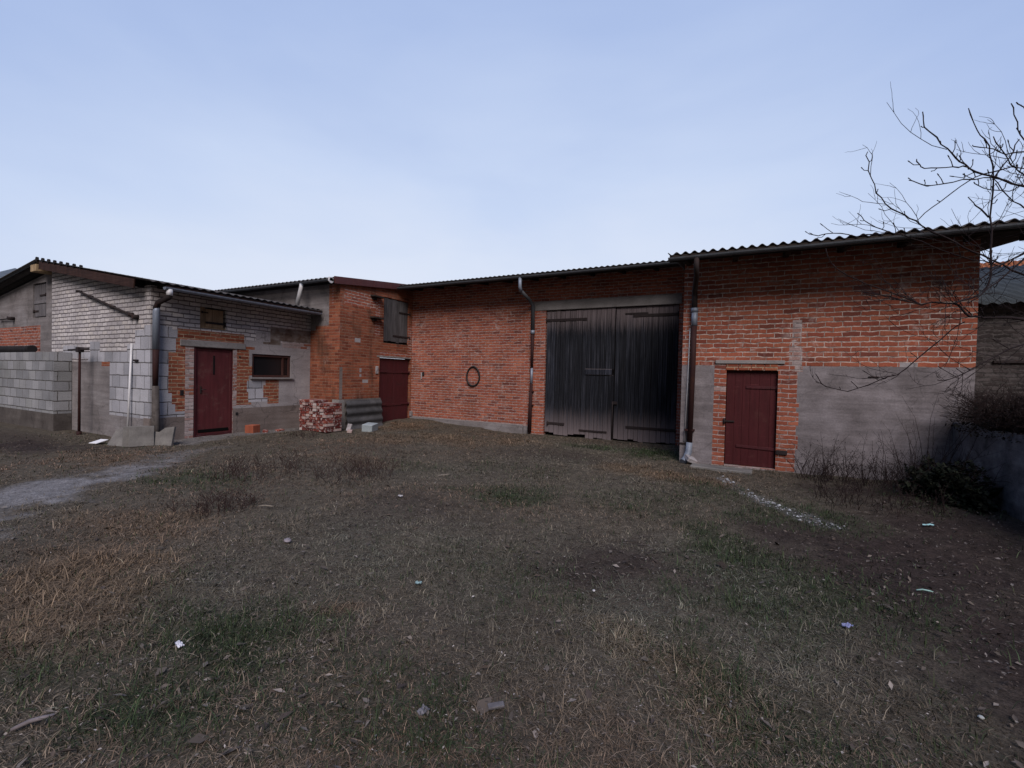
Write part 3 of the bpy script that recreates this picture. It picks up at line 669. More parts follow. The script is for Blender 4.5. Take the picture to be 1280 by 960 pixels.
M_ORT = m_paint('orange_clay_tiles', (.45, .15, .055), .8, (.25, .08, .04), .4, spec=.2)
fh = thing('house', 'far house with an orange tiled roof showing under the eave of the stable', 'house', (18, 40, 0))
wall('wall', fh, 'X', 40, .3, 14.9, 26, -1, (7.0, 0), [M_PLASL])
mb = MB(); mb.poly([(14.9, 40.3, -1), (14.9, 48, -1), (14.9, 48, 7.0), (14.9, 44.2, 10.5), (14.9, 40.3, 7.0)]); mb.build('gable', M_PLASL, fh)
corr_roof('roof', fh, 14.6, 26.5, 39.6, 44.2, lambda x, y: 6.9+.82*(y-39.6), 'Y', M_ORT, .3, .03)
nh = thing('house', 'neighbour house behind the far left wall with a blue-grey hipped roof', 'house', (-40, 9, 0))
wall('wall', nh, 'X', 5.4, .3, -59, -29.6, -1, (4.3, 0), [M_PLASL])
mb = MB()
for q in ([(-60, 5, 4.2), (-29, 5, 4.2), (-34.3, 9, 6.75), (-55, 9, 6.75)], [(-29, 5, 4.2), (-29, 13, 4.2), (-34.3, 9, 6.75)], [(-60, 13, 4.2), (-60, 5, 4.2), (-55, 9, 6.75)], [(-29, 13, 4.2), (-60, 13, 4.2), (-55, 9, 6.75), (-34.3, 9, 6.75)], [(-60, 5, 4.2), (-60, 13, 4.2), (-29, 13, 4.2), (-29, 5, 4.2)]): mb.poly(q)
M_SLATE = m_paint('blue_grey_roof_slates', (.10, .125, .15), .6, (.07, .08, .09), .5, spec=.4)
mb.build('roof', M_SLATE, nh)

# ================================================================== left fence wall and yard things
mb = MB()
wall_l = thing('fence_wall', 'grey cement-block garden wall with dark rendered foot, joining the white gable', 'wall', (-18, 4.55, 0))
wall('wall', wall_l, 'X', 4.55, .33, -23, -14.86, -.4, (1.94, 0), [M_BLOCK2, M_PLASD, M_PLASB], [], [(-23, -14, -.4, .42, 1)])
mb = MB(); mb.tube([(-22, 4.68, 2.02), (-19, 4.66, 2.03), (-16.85, 4.66, 2.02)], [.095, .10, .095], 12); mb.tube([(-16.95, 4.66, 2.02), (-16.55, 4.66, 2.03)], .10, 12)
tagmesh(mb.build('tar_paper_roll', M_TAR), 'long black tar-paper roll lying along the top of the block wall', 'roll')
cp = thing('clothes_post', 'rusty iron T-shaped clothes post standing before the brown render of the gable', 'post', (-13.66, 4.68, 0))
mb = MB(); mb.tube([(-13.66, 4.62, -.2), (-13.66, 4.62, 1.0), (-13.65, 4.62, 2.04)], [.030, .026, .024], 10); mb.tube([(-13.66, 4.62, -.05), (-13.66, 4.62, .08)], .05, 10); mb.build('post', M_RUST, cp)
mb = MB(); mb.tube([(-14.25, 4.62, 1.985), (-13.2, 4.62, 2.0)], .024, 8); mb.box((-13.71, 4.56, 1.93), (-13.59, 4.68, 2.05), 0, .01); mb.build('crossbar', M_IRON, cp)
mb = MB(); mb.tube([(-11.84, 4.80, -.02), (-11.84, 4.866, 2.13)], .022, 10)
tagmesh(mb.build('white_pole', M_PVC), 'thin white plastic pole leaning against the blocks of the gable', 'pole')

def slab(name, c, size, rot, label, group, mat=M_SLAB, broken=False):
    mb = MB(); hx, hy, hz = [q/2 for q in size]
    if broken:
        pts = [(-hx, -hz), (hx, -hz), (hx*.92, hz), (hx*.05, hz*.86), (-hx*.45, hz*.42), (-hx, hz*.5)]
        f = [(x, -hy, z) for x, z in pts]; b = [(x, hy, z) for x, z in pts]
        mb.poly(f[::-1]); mb.poly(b)
        for i in range(len(pts)): j = (i+1) % len(pts); mb.poly([f[i], f[j], b[j], b[i]])
    else: mb.obox(Matrix.Identity(4), size, 0, .006)
    o = mb.build(name, mat); o.location = c; o.rotation_euler = rot; return tag(o, label, 'slab', group)
R = math.radians
gs = 'concrete slabs leaning at the shed corner'
slab('paving_slab', (-11.16, 4.42, .15), (.46, .05, .36), (R(-30), R(0), R(12)), 'wide grey paving slab leaning flat against the shed corner, front of its stack', gs)
slab('paving_slab', (-10.86, 4.54, .20), (.40, .05, .42), (R(-10), 0, R(62)), 'paving slab standing edge-on right behind the widest leaning slab', gs)
slab('paving_slab', (-10.76, 4.60, .20), (.40, .05, .41), (R(-12), 0, R(66)), 'edge-on paving slab nearest the foot of the rusty downpipe', gs)
slab('paving_slab', (-10.56, 4.90, .18), (.42, .055, .42), (R(-16), 0, R(28)), 'broken paving slab with a slanting top edge leaning beside the maroon shed door', gs, broken=True)
mb = MB(); mb.obox(Matrix.Translation((-11.75, 4.28, .05))@Matrix.Rotation(.25, 4, 'X')@Matrix.Rotation(.15, 4, 'Z'), (.24, .22, .015), 0, .003)
tagmesh(mb.build('plastic_sheet', M_WHITEPL), 'small bright white plastic sheet lying by the leaning slabs', 'scrap')

# bricks -----------------------------------------------------------
M_PB = NT('reclaimed_brick'); tt = M_PB
oi = tt.n('ShaderNodeObjectInfo')
c = tt.ramp(oi.outputs['Random'], [(.05, (.10, .022, .02)), (.3, (.18, .04, .03)), (.55, (.24, .06, .042)), (.62, (.40, .30, .28)), (.8, (.15, .035, .03)), (.9, (.5, .45, .44))], 'CONSTANT')
sv = tt.n('ShaderNodeVectorMath', operation='ADD'); tt.l(tt.obj(), sv.inputs[0])
cm = tt.n('ShaderNodeCombineXYZ'); tt.l(tt.math('MULTIPLY', oi.outputs['Random'], 37.0), cm.inputs[0]); tt.l(cm.outputs[0], sv.inputs[1])
nn = tt.noise(sv.outputs[0], 14, 6, .7)
c = tt.mix(tt.ramp(nn, [(.5, 0.0), (.62, .85)]), c, (.46, .41, .40)); c = tt.mix(.6, c, tt.ramp(tt.noise(sv.outputs[0], 60, 4, .7), [(.3, .5), (.7, 1.15)]), 'MULTIPLY')
tt.bump(nn, .006, .6); M_PB = tt.done(c, .9, .15)
mb = MB(); mb.obox(Matrix.Identity(4), (.122, .25, .068), 0, .006); bk = mb.build('brick', M_PB)
GB = 'reclaimed bricks in the stack by the shed'
LB = 'reclaimed red brick with pale mortar, laid in the square stack by the shed'
first = True; rows = 11
bx0, by0 = -10.50, 8.02
for r in range(rows):
    for dpt in range(2):
        n = 8 if r < rows-1 else 6
        for k in range(n):
            if (r == rows-1 and random.random() < .25): continue
            b = bk if first else bk.copy()
            if not first: COL.objects.link(b)
            first = False
            b.location = (bx0+.066+k*.132+random.uniform(-.006, .006), by0+.14+dpt*.262+random.uniform(-.018, .018), .02+.036+r*.0755+random.uniform(-.002, .002))
            b.rotation_euler = (random.uniform(-.02, .02), random.uniform(-.03, .03), random.uniform(-.05, .05))
            tag(b, LB, 'brick', GB)
def loose(loc, rot, label, group, scale=(1, 1, 1), mat=None):
    mb = MB(); mb.obox(Matrix.Identity(4), (.122*scale[0], .25*scale[1], .068*scale[2]), 0, .006)
    o = mb.build('brick', mat or M_PB); o.location = loc; o.rotation_euler = rot; return tag(o, label, 'brick', group)
M_OB = m_paint('orange_hollow_brick', (.27, .075, .040), .85, (.30, .20, .15), .6, 4)
mb = MB()
for i in range(4): mb.box((-.12, -.12+i*.062, 0), (.12, -.12+i*.062+.056, .22), 0, .006)
mb.box((-.115, -.115, .01), (.115, .12, .205), 0)
o = mb.build('hollow_brick', M_OB); o.location = (-10.86, 6.98, 0); o.rotation_euler = (0, 0, .3); tag(o, 'orange ribbed hollow brick standing on the ground by the shed window', 'brick')
loose((-10.75, 7.25, .03), (.1, .2, .9), 'grey-pink broken brick lying just right of the orange hollow brick', 'loose bricks in the yard', (1, .7, 1))
loose((-10.70, 7.62, .03), (.0, .1, .2), 'broken brick lying halfway between hollow brick and brick stack', 'loose bricks in the yard', (1, .8, .8))
loose((-.70, 9.02, .10), (.25, .35, .5), 'pale mortar-covered brick tipped up beside the downpipe shoe', 'loose bricks in the yard', (1.5, .8, 1.1), M_PLASL)
loose((-.52, 8.93, .025), (.0, .1, 1.2), 'flat red brick fragment lying before the stable render, right of the downpipe shoe', 'loose bricks in the yard', (1.2, .9, .5))
mb = MB(); mb.box((-.95, -.26, 0), (.05, .06, .06), 0, .012)
o = mb.build('doorstep', M_SLAB); o.location = (.28, 8.83, -.01); o.rotation_euler = (0, 0, -.06); tag(o, 'worn concrete step slab on the ground before the low maroon stable door', 'step')

# old corrugated sheets leaning on the outbuilding
for k, (dx, dz, lab) in enumerate(((0, 0, 'grey corrugated cement sheet leaning against the orange brick wall, outermost of two'), (-.10, .10, 'grey corrugated cement sheet leaning against the orange brick wall, inner of two, higher'))):
    mb = MB(); N = 60; L = .84; tilt = .10
    def SP(i, y, up):
        s = L*i/N; n = .020*math.cos(2*math.pi*s/.24)+up
        return (XB+.30+dx-s*math.sin(tilt)+n*math.cos(tilt), y, dz*.3-.02+s*math.cos(tilt)+n*math.sin(tilt))
    y0, y1 = (8.92+.03*k, 10.30+.08*k)
    for i in range(N):
        for up in (0, -.01): mb.poly([SP(i, y0, up), SP(i+1, y0, up), SP(i+1, y1, up), SP(i, y1, up)], 0, False)
        for y in (y0, y1): mb.poly([SP(i, y, 0), SP(i+1, y, 0), SP(i+1, y, -.01), SP(i, y, -.01)])
    for i in (0, N): mb.poly([SP(i, y0, 0), SP(i, y1, 0), SP(i, y1, -.01), SP(i, y0, -.01)])
    tag(mb.build('corrugated_sheet', M_PLASB2 if k == 0 else M_PLASD), lab, 'roof sheet', 'old roof sheets leaning on the outbuilding')
M_AERO = m_plaster('pale_blue_aerated_block', (.24, .285, .31), (.31, .36, .385), (.37, .42, .445), crack=0)
mb = MB(); mb.obox(Matrix.Identity(4), (.30, .40, .20), 0, .01); o = mb.build('cement_block', M_AERO); o.location = (-9.02, 9.15, .09); o.rotation_euler = (.06, .05, .35); tag(o, 'pale blue-grey aerated block lying in front of the corrugated sheets', 'block')
loose((-9.15, 8.55, .03), (.1, .1, .7), 'small broken brick on the grass left of the pale blue block', 'loose bricks in the yard', (1, .7, .9))
loose((-9.35, 8.72, .10), (1.2, .1, .3), 'upright brick piece propped against the corrugated sheet', 'loose bricks in the yard', (1, .8, .9), M_PLASL)

# ================================================================== ground
def fbm(x, y, f, seed, oct=4):
    r = np.random.default_rng(seed); out = np.zeros_like(x); a = 1.0
    for o in range(oct):
        for k in range(5):
            th = r.uniform(0, 2*np.pi); ph = r.uniform(0, 6.28); ff = f*(2**o)*r.uniform(.7, 1.4)
            out += a*np.sin((x*np.cos(th)+y*np.sin(th))*ff+ph)/5
        a *= .55
    return out
def gz(x, y):
    x = np.asarray(x, float); y = np.asarray(y, float)
    z = .030*fbm(x, y, 1.6, 1)+.016*fbm(x, y, 7, 2, 3)+.006*fbm(x, y, 17, 3, 1)
    z += -.09*np.clip((y-9.6)/1.6, 0, 1)*np.clip((x+8.5)/2.5, 0, 1)
    z += .10*np.exp(-((x+9.6)**2/1.2+(y-11.6)**2/1.0))
    z += .05*np.exp(-((x+5)**2/3+(y-4.6)**2/.6))+.06*np.exp(-((x-2.3)**2/.5+(y-8)**2/1.2))
    return z
def patch(x, y, lst):
    d = np.zeros_like(x)
    wx = x+.40*fbm(x, y, 2.2, 21)+.16*fbm(x, y, 11, 23); wy = y+.40*fbm(x, y, 2.2, 22)+.16*fbm(x, y, 11, 24)
    for (px, py, rx, ry, w) in lst: d = np.maximum(d, w*np.clip(1.5-1.5*np.sqrt(((wx-px)/rx)**2+((wy-py)/ry)**2), 0, 1))
    return d
GREEN = [(-2.6, 5.3, 1.0, .7, .9), (-2.7, 1.7, 1.1, .55, 1), (-2.3, 1.1, .7, .4, .8), (-.1, 4.9, .7, 1.0, .9), (.35, 4.1, .8, .9, .8), (.75, 6.3, .8, .9, .7), (-6.9, 3.6, 1.3, .6, .6), (-2.4, 10.2, 1.5, .6, .8), (-1.3, 10.2, .7, 1.2, 1), (-5.0, 6.2, 1.0, .6, .3), (.2, 2.6, .9, .7, .45), (2.4, 7.9, .7, .9, .9), (-.3, 7.0, .8, .8, .5), (-3.2, 6.6, 1.6, .8, .2), (-1.5, 3.0, 1.2, .8, .2), (-1.6, 1.5, 1.0, .5, .3), (-.9, 5.9, .8, 1.1, .35), (1.2, 4.2, .7, 1.0, .3), (-3.4, 1.0, .9, .4, .4)]
TAN = [(-4.3, 1.4, 1.3, .7, .9), (-5.4, 2.2, 1.2, .6, .6), (-.7, 7.7, .9, .7, 1), (-1.6, 8.0, 1.0, .6, .8), (-6.3, 9.1, 1.6, 1.1, .8), (-4.8, 9.8, 1.3, .8, .8), (-7.5, 8.2, 1.3, 1.0, .6), (-8.9, 10.6, .9, 1.2, .8), (-2.3, 2.2, .25, .2, .9), (-.2, 2.6, .7, .5, .6), (-6.2, 5.8, 1.2, .6, .4), (-9.5, 3.6, 1.6, .7, .5)]
SOIL = [(2.3, 6.2, 1.5, 2.4, 1), (1.9, 3.6, 1.3, 2.0, 1), (-12.5, 3.6, 2.2, 1.0, 1), (-16, 3.6, 3.5, 1.1, 1), (-.9, 3.7, .9, .9, .8), (1.4, 5.1, 1.3, 1.8, 1), (1.8, 3.4, 1.2, 1.5, 1), (2.0, 8.2, 1.2, 1.0, .9), (-3.6, 8.4, 1.8, .9, .5), (-3.4, 4.1, 1.6, .8, .45), (-1.5, 2.0, 1.2, .8, .25)]  # bare earth patches; those at right are shade painted into the ground colour
def pathmask(x, y):
    # old concrete strip running from the left edge of the view to the shed door
    wx = x+.12*fbm(x, y, 4, 31); wy = y+.12*fbm(x, y, 4, 32)
    d = np.ones_like(x)*9
    pts = [(-6.0, .6), (-7.7, 2.1), (-8.6, 3.7), (-9.6, 5.4), (-10.6, 6.6)]
    for (ax, ay), (bx, by) in zip(pts[:-1], pts[1:]):
        vx, vy = bx-ax, by-ay; tq = np.clip(((wx-ax)*vx+(wy-ay)*vy)/(vx*vx+vy*vy), 0, 1)
        d = np.minimum(d, np.hypot(wx-ax-tq*vx, wy-ay-tq*vy))
    far_ = np.clip((y-3.2)/1.6, 0, 1)
    m = np.clip((.80-.45*far_-d+.22*fbm(x, y, 5, 34))/.35, 0, 1)*(1-.55*far_)
    return m*np.clip(.55-.35*far_+1.1*fbm(x, y, 2.1, 33)+.5*fbm(x, y, 9, 35), 0, 1)
def ap(x, y):    # apron of bare dirt along the shed
    return np.clip((-10.35-.0-x+.35*fbm(x, y, 1.7, 41))/.35, 0, 1)*np.clip((9.0-y)/.6, 0, 1)*np.clip((y-4.9)/.4, 0, 1)
def white_path(x, y):
    pts = [(-.15, 8.0), (.2, 7.2), (.7, 6.4), (1.0, 6.0)]; d = np.ones_like(x)*9
    for (ax, ay), (bx, by) in zip(pts[:-1], pts[1:]):
        vx, vy = bx-ax, by-ay; tq = np.clip(((x-ax)*vx+(y-ay)*vy)/(vx*vx+vy*vy), 0, 1); d = np.minimum(d, np.hypot(x-ax-tq*vx, y-ay-tq*vy))
    return np.clip((.16-d+.05*fbm(x, y, 9, 44))/.1, 0, 1)

SOILC, DRYC, GRNC, TANC = np.array([.070, .060, .047]), np.array([.118, .104, .082]), np.array([.021, .031, .016]), np.array([.128, .09, .06])
def ground_color(x, y):
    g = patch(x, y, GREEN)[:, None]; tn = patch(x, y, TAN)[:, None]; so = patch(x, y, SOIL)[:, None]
    n = np.clip(.5+.45*fbm(x, y, 3.5, 51), 0, 1)[:, None]
    c = SOILC*(1-n)+DRYC*.72*n
    c = c*(1-.75*tn)+TANC*.8*.75*tn
    c = c*(1-.7*g)+GRNC*.7*g
    c = c*(1-.9*so)+np.array([.030, .022, .021])*.9*so  # near-black tone for bare earth, also paints the shade at right
    pm = np.clip(pathmask(x, y)+.6*ap(x, y), 0, 1)[:, None]
    c = c*(1-.9*pm)+np.array([.17, .168, .175])*.9*pm
    wp = white_path(x, y)[:, None]*.4; c = c*(1-wp)+np.array([.15, .155, .16])*wp
    return c
def sheet(name, xs, ys, mat, dz=0):
    X, Y = np.meshgrid(xs, ys, indexing='ij'); x, y = X.ravel(), Y.ravel()
    near = np.clip((30-np.hypot(x+3, y-6))/15, 0, 1)
    v = np.stack([x, y, gz(x, y)*near+dz], 1); nx, ny = len(xs), len(ys)
    i = np.arange((nx-1)*(ny-1)); a = (i//(ny-1))*ny+i % (ny-1)
    F = np.stack([a, a+ny, a+ny+1, a+1], 1)
    me = bpy.data.meshes.new(name); me.vertices.add(len(v)); me.vertices.foreach_set('co', v.ravel())
    me.loops.add(F.size); me.loops.foreach_set('vertex_index', F.ravel().astype(np.int32)); me.polygons.add(len(F)); me.polygons.foreach_set('loop_start', np.arange(0, F.size, 4, dtype=np.int32))
    me.update(calc_edges=True); me.polygons.foreach_set('use_smooth', np.ones(len(F), bool)); me.materials.append(mat)
    ca = me.color_attributes.new('tone', 'FLOAT_COLOR', 'POINT'); c = np.ones((len(v), 4), np.float32); c[:, :3] = ground_color(x, y); ca.data.foreach_set('color', c.ravel())
    o = bpy.data.objects.new(name, me); COL.objects.link(o); return o
t = NT('trodden_earth'); at = t.n('ShaderNodeAttribute', attribute_name='tone'); ob = t.obj()
n1 = t.noise(ob, 9, 8, .7, .4); n2 = t.noise(ob, 60, 6, .75); n3 = t.noise(t.scale(ob, 30, 90), 1.5, 4, .7, 1.0)
c = t.mix(.8, at.outputs['Color'], t.ramp(n1, [(.3, .45), (.7, 1.6)]), 'MULTIPLY'); c = t.mix(.9, c, t.ramp(n2, [(.3, .35), (.7, 1.75)]), 'MULTIPLY'); c = t.mix(.5, c, t.ramp(n3, [(.35, .5), (.65, 1.5)]), 'MULTIPLY')
h = t.math('ADD', n1, t.math('MULTIPLY', n2, .5)); t.bump(h, .03, .9); M_GROUND = t.done(c, .95, .1)
def axisv(lo, hi, step, far): return np.concatenate([np.linspace(-far, lo, 22)[:-1], np.arange(lo, hi, step), np.linspace(hi, far, 22)])
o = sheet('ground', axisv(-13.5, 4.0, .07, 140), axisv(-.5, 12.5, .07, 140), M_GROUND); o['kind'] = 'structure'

# ------------------------------------------------------------------ scattered vegetation as big meshes (numpy)
def tri_mesh(name, V, F, C, mat, kind='stuff'):
    me = bpy.data.meshes.new(name); me.vertices.add(len(V)); me.vertices.foreach_set('co', V.astype(np.float32).ravel())
    me.loops.add(F.size); me.loops.foreach_set('vertex_index', F.ravel().astype(np.int32)); me.polygons.add(len(F)); me.polygons.foreach_set('loop_start', np.arange(0, F.size, 3, dtype=np.int32))
    me.update(calc_edges=True); me.materials.append(mat)
    ca = me.color_attributes.new('tone', 'FLOAT_COLOR', 'POINT'); c = np.ones((len(V), 4), np.float32); c[:, :3] = C; ca.data.foreach_set('color', c.ravel())
    o = bpy.data.objects.new(name, me); COL.objects.link(o)
    if kind: o['kind'] = kind
    return o
M_BLADE = m_attr('grass_blade', .85, .12); M_LEAF = m_attr('dead_leaf', .8, .2)
def free(x, y):
    ok = (y < YM-.12) & (x < 3.05) & (x > -22)
    ok &= ~((x < XA+.06) & (y > YA-.05)); ok &= ~((x < XB+.25) & (y > YB-.05)); ok &= ~((x > -1.0) & (y > YC-.06))
    ok &= ~((x < -15.3) & (y > 4.4)); ok &= ~((x > -10.6) & (x < -9.2) & (y > 7.95) & (y < 8.8))
    ok &= ~((x < -9.4) & (y > 8.8) & (y < 10.5))
    return ok
def sample(n, p=1.35):
    """points in the yard, thinning out with distance from the viewpoint"""
    r = rng.uniform(0, 1, n); d = (1.0**(2-p)+r*(15.0**(2-p)-1.0**(2-p)))**(1/(2-p)); th = rng.uniform(-1.05, 1.05, n)
    a = math.radians(116.8)+th*1.0
    x, y = d*np.cos(a), d*np.sin(a); k = free(x, y) & (y > .2); return x[k], y[k], d[k]
def blades(name, x, y, d, L, W, tilt, col, az0=None):
    n = len(x); az = rng.uniform(0, 2*np.pi, n)
    if az0 is not None: az = az0+rng.normal(0, .7, n)
    w = W*(1+.22*d)
    dx, dy = np.cos(az), np.sin(az); sx, sy = -dy, dx; st, ct = np.sin(tilt), np.cos(tilt)
    z = gz(x, y)-.006
    mid = np.stack([x+dx*L*.5*st*.75, y+dy*L*.5*st*.75, z+L*.55*ct+.004], 1); tip = np.stack([x+dx*L*st, y+dy*L*st, z+L*ct*.85], 1)
    s = np.stack([sx*w, sy*w, np.zeros(n)], 1); b = np.stack([x, y, z], 1)
    V = np.stack([b-s, b+s, mid+s*.75, mid-s*.75, tip], 1).reshape(-1, 3); i = np.arange(n)[:, None]*5
    F = np.concatenate([i+[0, 1, 2], i+[0, 2, 3], i+[3, 2, 4]], 1).reshape(-1, 3)
    return tri_mesh(name, V, F, np.repeat(col, 5, 0), M_BLADE)
def tufts(n, spread, per, p=1.35):
    """clumped positions: tuft centres thinning with distance, blades leaning out of them"""
    cx, cy, cd = sample(n, p); m = rng.poisson(per, len(cx))+3; idx = np.repeat(np.arange(len(cx)), m); sp = (spread*rng.lognormal(0, .4, len(cx)))[idx]
    ox, oy = rng.normal(0, 1, len(idx))*sp, rng.normal(0, 1, len(idx))*sp; x, y = cx[idx]+ox, cy[idx]+oy; k = free(x, y)
    return x[k], y[k], cd[idx][k], idx[k], np.arctan2(oy, ox)[k]
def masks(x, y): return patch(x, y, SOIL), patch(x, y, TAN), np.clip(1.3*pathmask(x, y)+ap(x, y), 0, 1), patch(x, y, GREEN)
# dry matted grass: a loose mat and denser tufts
for layer in (0, 1):
    if layer == 0: x, y, d = sample(560000); az = None; idx = rng.integers(0, 9000, len(x))
    else: x, y, d, idx, az = tufts(11000, .045, 16)
    so, tn, pm, g = masks(x, y); cl = .5+.5*fbm(x, y, 5, 61)
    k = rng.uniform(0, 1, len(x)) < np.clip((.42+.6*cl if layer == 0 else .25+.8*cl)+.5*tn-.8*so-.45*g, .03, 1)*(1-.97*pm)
    x, y, d, tn, so, idx = x[k], y[k], d[k], tn[k], so[k], idx[k]; az = None if az is None else az[k]; n = len(x)
    L = rng.gamma(4, .0095 if layer == 0 else .0125, n)*(1+.6*tn)*(1+.25*fbm(x, y, 3, 62)); tilt = np.clip(rng.normal((1.36 if layer == 0 else 1.14)-.1*tn, .2, n), .2, 1.52)
    tb = np.random.default_rng(5).lognormal(0, .30, 20000)[idx % 20000]; b = (rng.lognormal(0, .22, n)*tb)[:, None]; hue = rng.uniform(0, 1, n)[:, None]
    col = (np.array([.140, .124, .097])*(1-hue)+np.array([.096, .078, .058])*hue)*b*(1-.65*np.clip(so*(x > -.5)+np.clip((x-.4)/1.4, 0, .8), 0, 1))[:, None]  # blades darkened toward the right, shade put into their colour
    hv = fbm(x, y, 1.3, 91)[:, None]; col = col*(1+np.clip(hv, -1, 1)*np.array([.16, -.02, -.06]))*(1+.22*fbm(x, y, 2.4, 92)[:, None])
    brown = np.clip((-x-3.4)/3, 0, .7)[:, None]; col = col*(1-brown)+col*brown*np.array([1.02, .86, .82])
    col = col*(1-tn[:, None]*.65)+np.array([.155, .106, .068])*b*tn[:, None]*.65
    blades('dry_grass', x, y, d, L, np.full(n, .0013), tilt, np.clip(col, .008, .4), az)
# green grass
for layer in (0, 1):
    if layer == 0: x, y, d = sample(230000); az = None
    else: x, y, d, idx, az = tufts(9000, .05, 18)
    so, tn, pm, g = masks(x, y); cl = .5+.5*fbm(x, y, 6, 63)
    k = rng.uniform(0, 1, len(x)) < np.clip(g*(.35+.9*cl)+(.10 if layer == 0 else .05)*cl*(1-.7*so), 0, 1)*(1-pm); x, y, d = x[k], y[k], d[k]; az = None if az is None else az[k]; n = len(x)
    L = rng.gamma(5, .0095 if layer == 0 else .013, n); tilt = np.clip(rng.normal(1.0 if layer == 0 else .7, .3, n), .1, 1.45); b = rng.lognormal(0, .35, n)[:, None]
    hue = rng.uniform(0, 1, n)[:, None]; col = (np.array([.022, .040, .019])*(1-hue)+np.array([.045, .054, .029])*hue)*b
    blades('green_grass', x, y, d, L, np.full(n, .0014), tilt, np.clip(col, .005, .3), az)
# leaf litter
def litter(name, N, size, pal, bright, prob):
    x, y, d = sample(N, 1.25); k = rng.uniform(0, 1, len(x)) < prob(x, y); x, y, d = x[k], y[k], d[k]; n = len(x)
    z = gz(x, y)+rng.uniform(.004, .03, n); az = rng.uniform(0, 6.28, n); s = size*rng.lognormal(0, .45, n); a = rng.uniform(.3, .7, n)
    ex = np.stack([np.cos(az), np.sin(az), rng.normal(0, .25, n)], 1)*s[:, None]; ey = np.stack([-np.sin(az), np.cos(az), rng.normal(0, .3, n)], 1)*(s*a)[:, None]
    c = np.stack([x, y, z], 1); up = np.array([0, 0, 1.])*(s*.25)[:, None]
    V = np.stack([c-ex, c-ey*.8+up, c+ex, c+ey*.8+up*.4, c-up*.2], 1).reshape(-1, 3); i = np.arange(n)[:, None]*5
    F = np.concatenate([i+[0, 1, 4], i+[1, 2, 4], i+[2, 3, 4], i+[3, 0, 4]], 1).reshape(-1, 3)
    col = np.array(pal)[rng.integers(0, len(pal), n)]*rng.lognormal(bright, .3, n)[:, None]
    return tri_mesh(name, V, F, np.repeat(np.clip(col, .01, .7), 5, 0), M_LEAF)
LEAFP = [(.075, .062, .053), (.06, .045, .036), (.09, .076, .066), (.05, .04, .036), (.125, .11, .10)]
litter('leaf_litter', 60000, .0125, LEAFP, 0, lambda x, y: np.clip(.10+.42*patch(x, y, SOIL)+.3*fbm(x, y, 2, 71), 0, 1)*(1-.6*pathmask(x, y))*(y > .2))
litter('leaf_crumbs', 90000, .0055, [(.14, .125, .115), (.10, .085, .075), (.20, .185, .175), (.06, .05, .045)], 0, lambda x, y: np.clip(.25+.35*fbm(x, y, 3, 72), 0, 1))
# white grit on the trodden strip before the stable door
x = rng.uniform(-.5, 1.4, 9000); y = rng.uniform(5.7, 8.3, 9000); k = rng.uniform(0, 1, 9000) < white_path(x, y)*.4*np.clip(.5+fbm(x, y, 5, 45), 0, 1); x, y = x[k], y[k]; n = len(x)
s = .009*rng.lognormal(0, .5, n); c = np.stack([x, y, gz(x, y)+.008], 1); az = rng.uniform(0, 6.28, n)
def dirv(t): return np.stack([np.cos(az+t), np.sin(az+t), np.zeros(n)], 1)*s[:, None]
V = np.stack([c+dirv(0), c+dirv(2.1), c+dirv(4.2), c+np.array([0, 0, .6])*s[:, None]], 1).reshape(-1, 3); i = np.arange(n)[:, None]*4
F = np.concatenate([i+[0, 1, 3], i+[1, 2, 3], i+[2, 0, 3]], 1).reshape(-1, 3)
tri_mesh('white_grit', V, F, np.repeat(np.array([.27, .28, .29])*rng.lognormal(0, .35, n)[:, None], 4, 0).clip(0, .7), M_LEAF)

# single scraps lying in the grass
scr = [('paper_scrap', (-2.79, 1.38), (.032, .015), (.62, .64, .72), 'crumpled white paper scrap in the dark green grass, brightest scrap of the near yard'),
       ('stick', (-2.71, .77), (.07, .010), (.17, .15, .16), 'short grey-mauve stick lying in the near left corner of the grass'),
       ('stone', (-3.65, 2.69), (.045, .03), (.22, .20, .22), 'small grey-mauve stone in the grass between weed clump and white paper scrap'),
       ('paper_scrap', (-2.07, 2.62), (.025, .018), (.24, .36, .38), 'pale grey scrap in the middle of the trodden dry grass'),
       ('plastic_scrap', (.71, 3.57), (.03, .02), (.23, .26, .46), 'pale turquoise plastic scrap on the shade-darkened soil at right'),
       ('stick', (1.34, 4.40), (.05, .006), (.3, .49, .46), 'thin whitish splinter on the shade-darkened soil right of the turquoise scrap'),
       ('paper_scrap', (-3.75, 4.35), (.03, .02), (.42, .42, .45), 'white scrap among several chips in the yard centre, before the weeds'),
       ('stick', (-4.06, 5.72), (.10, .006), (.27, .24, .21), 'pale thin splinter lying in front of the red barn wall, far from other scraps'),
       ('paper_scrap', (-1.26, 1.65), (.02, .025), (.17, .17, .20), 'pale bluish scrap in the near grass at the bottom of the view'),
       ('pebble', (-.90, 3.23), (.012, .012), (.55, .55, .58), 'tiny bright white pebble on the bare leafy ground'),
       ('plastic_scrap', (2.0, 6.54), (.055, .02), (.30, .53, .58), 'crumpled whitish plastic scrap near the foot of the boundary wall'),
       ('stick', (-4.80, 3.26), (.09, .006), (.26, .23, .19), 'pale splinter in the grass left of the yard centre'),
       ('pebble', (1.09, 2.86), (.014, .012), (.34, .37, .37), 'small pale pebble on the shade-darkened near right soil'),
       ('plank_scrap', (-.98, 1.85), (.04, .015), (.11, .105, .115), 'small flat grey wood scrap half sunk in the near grass')]
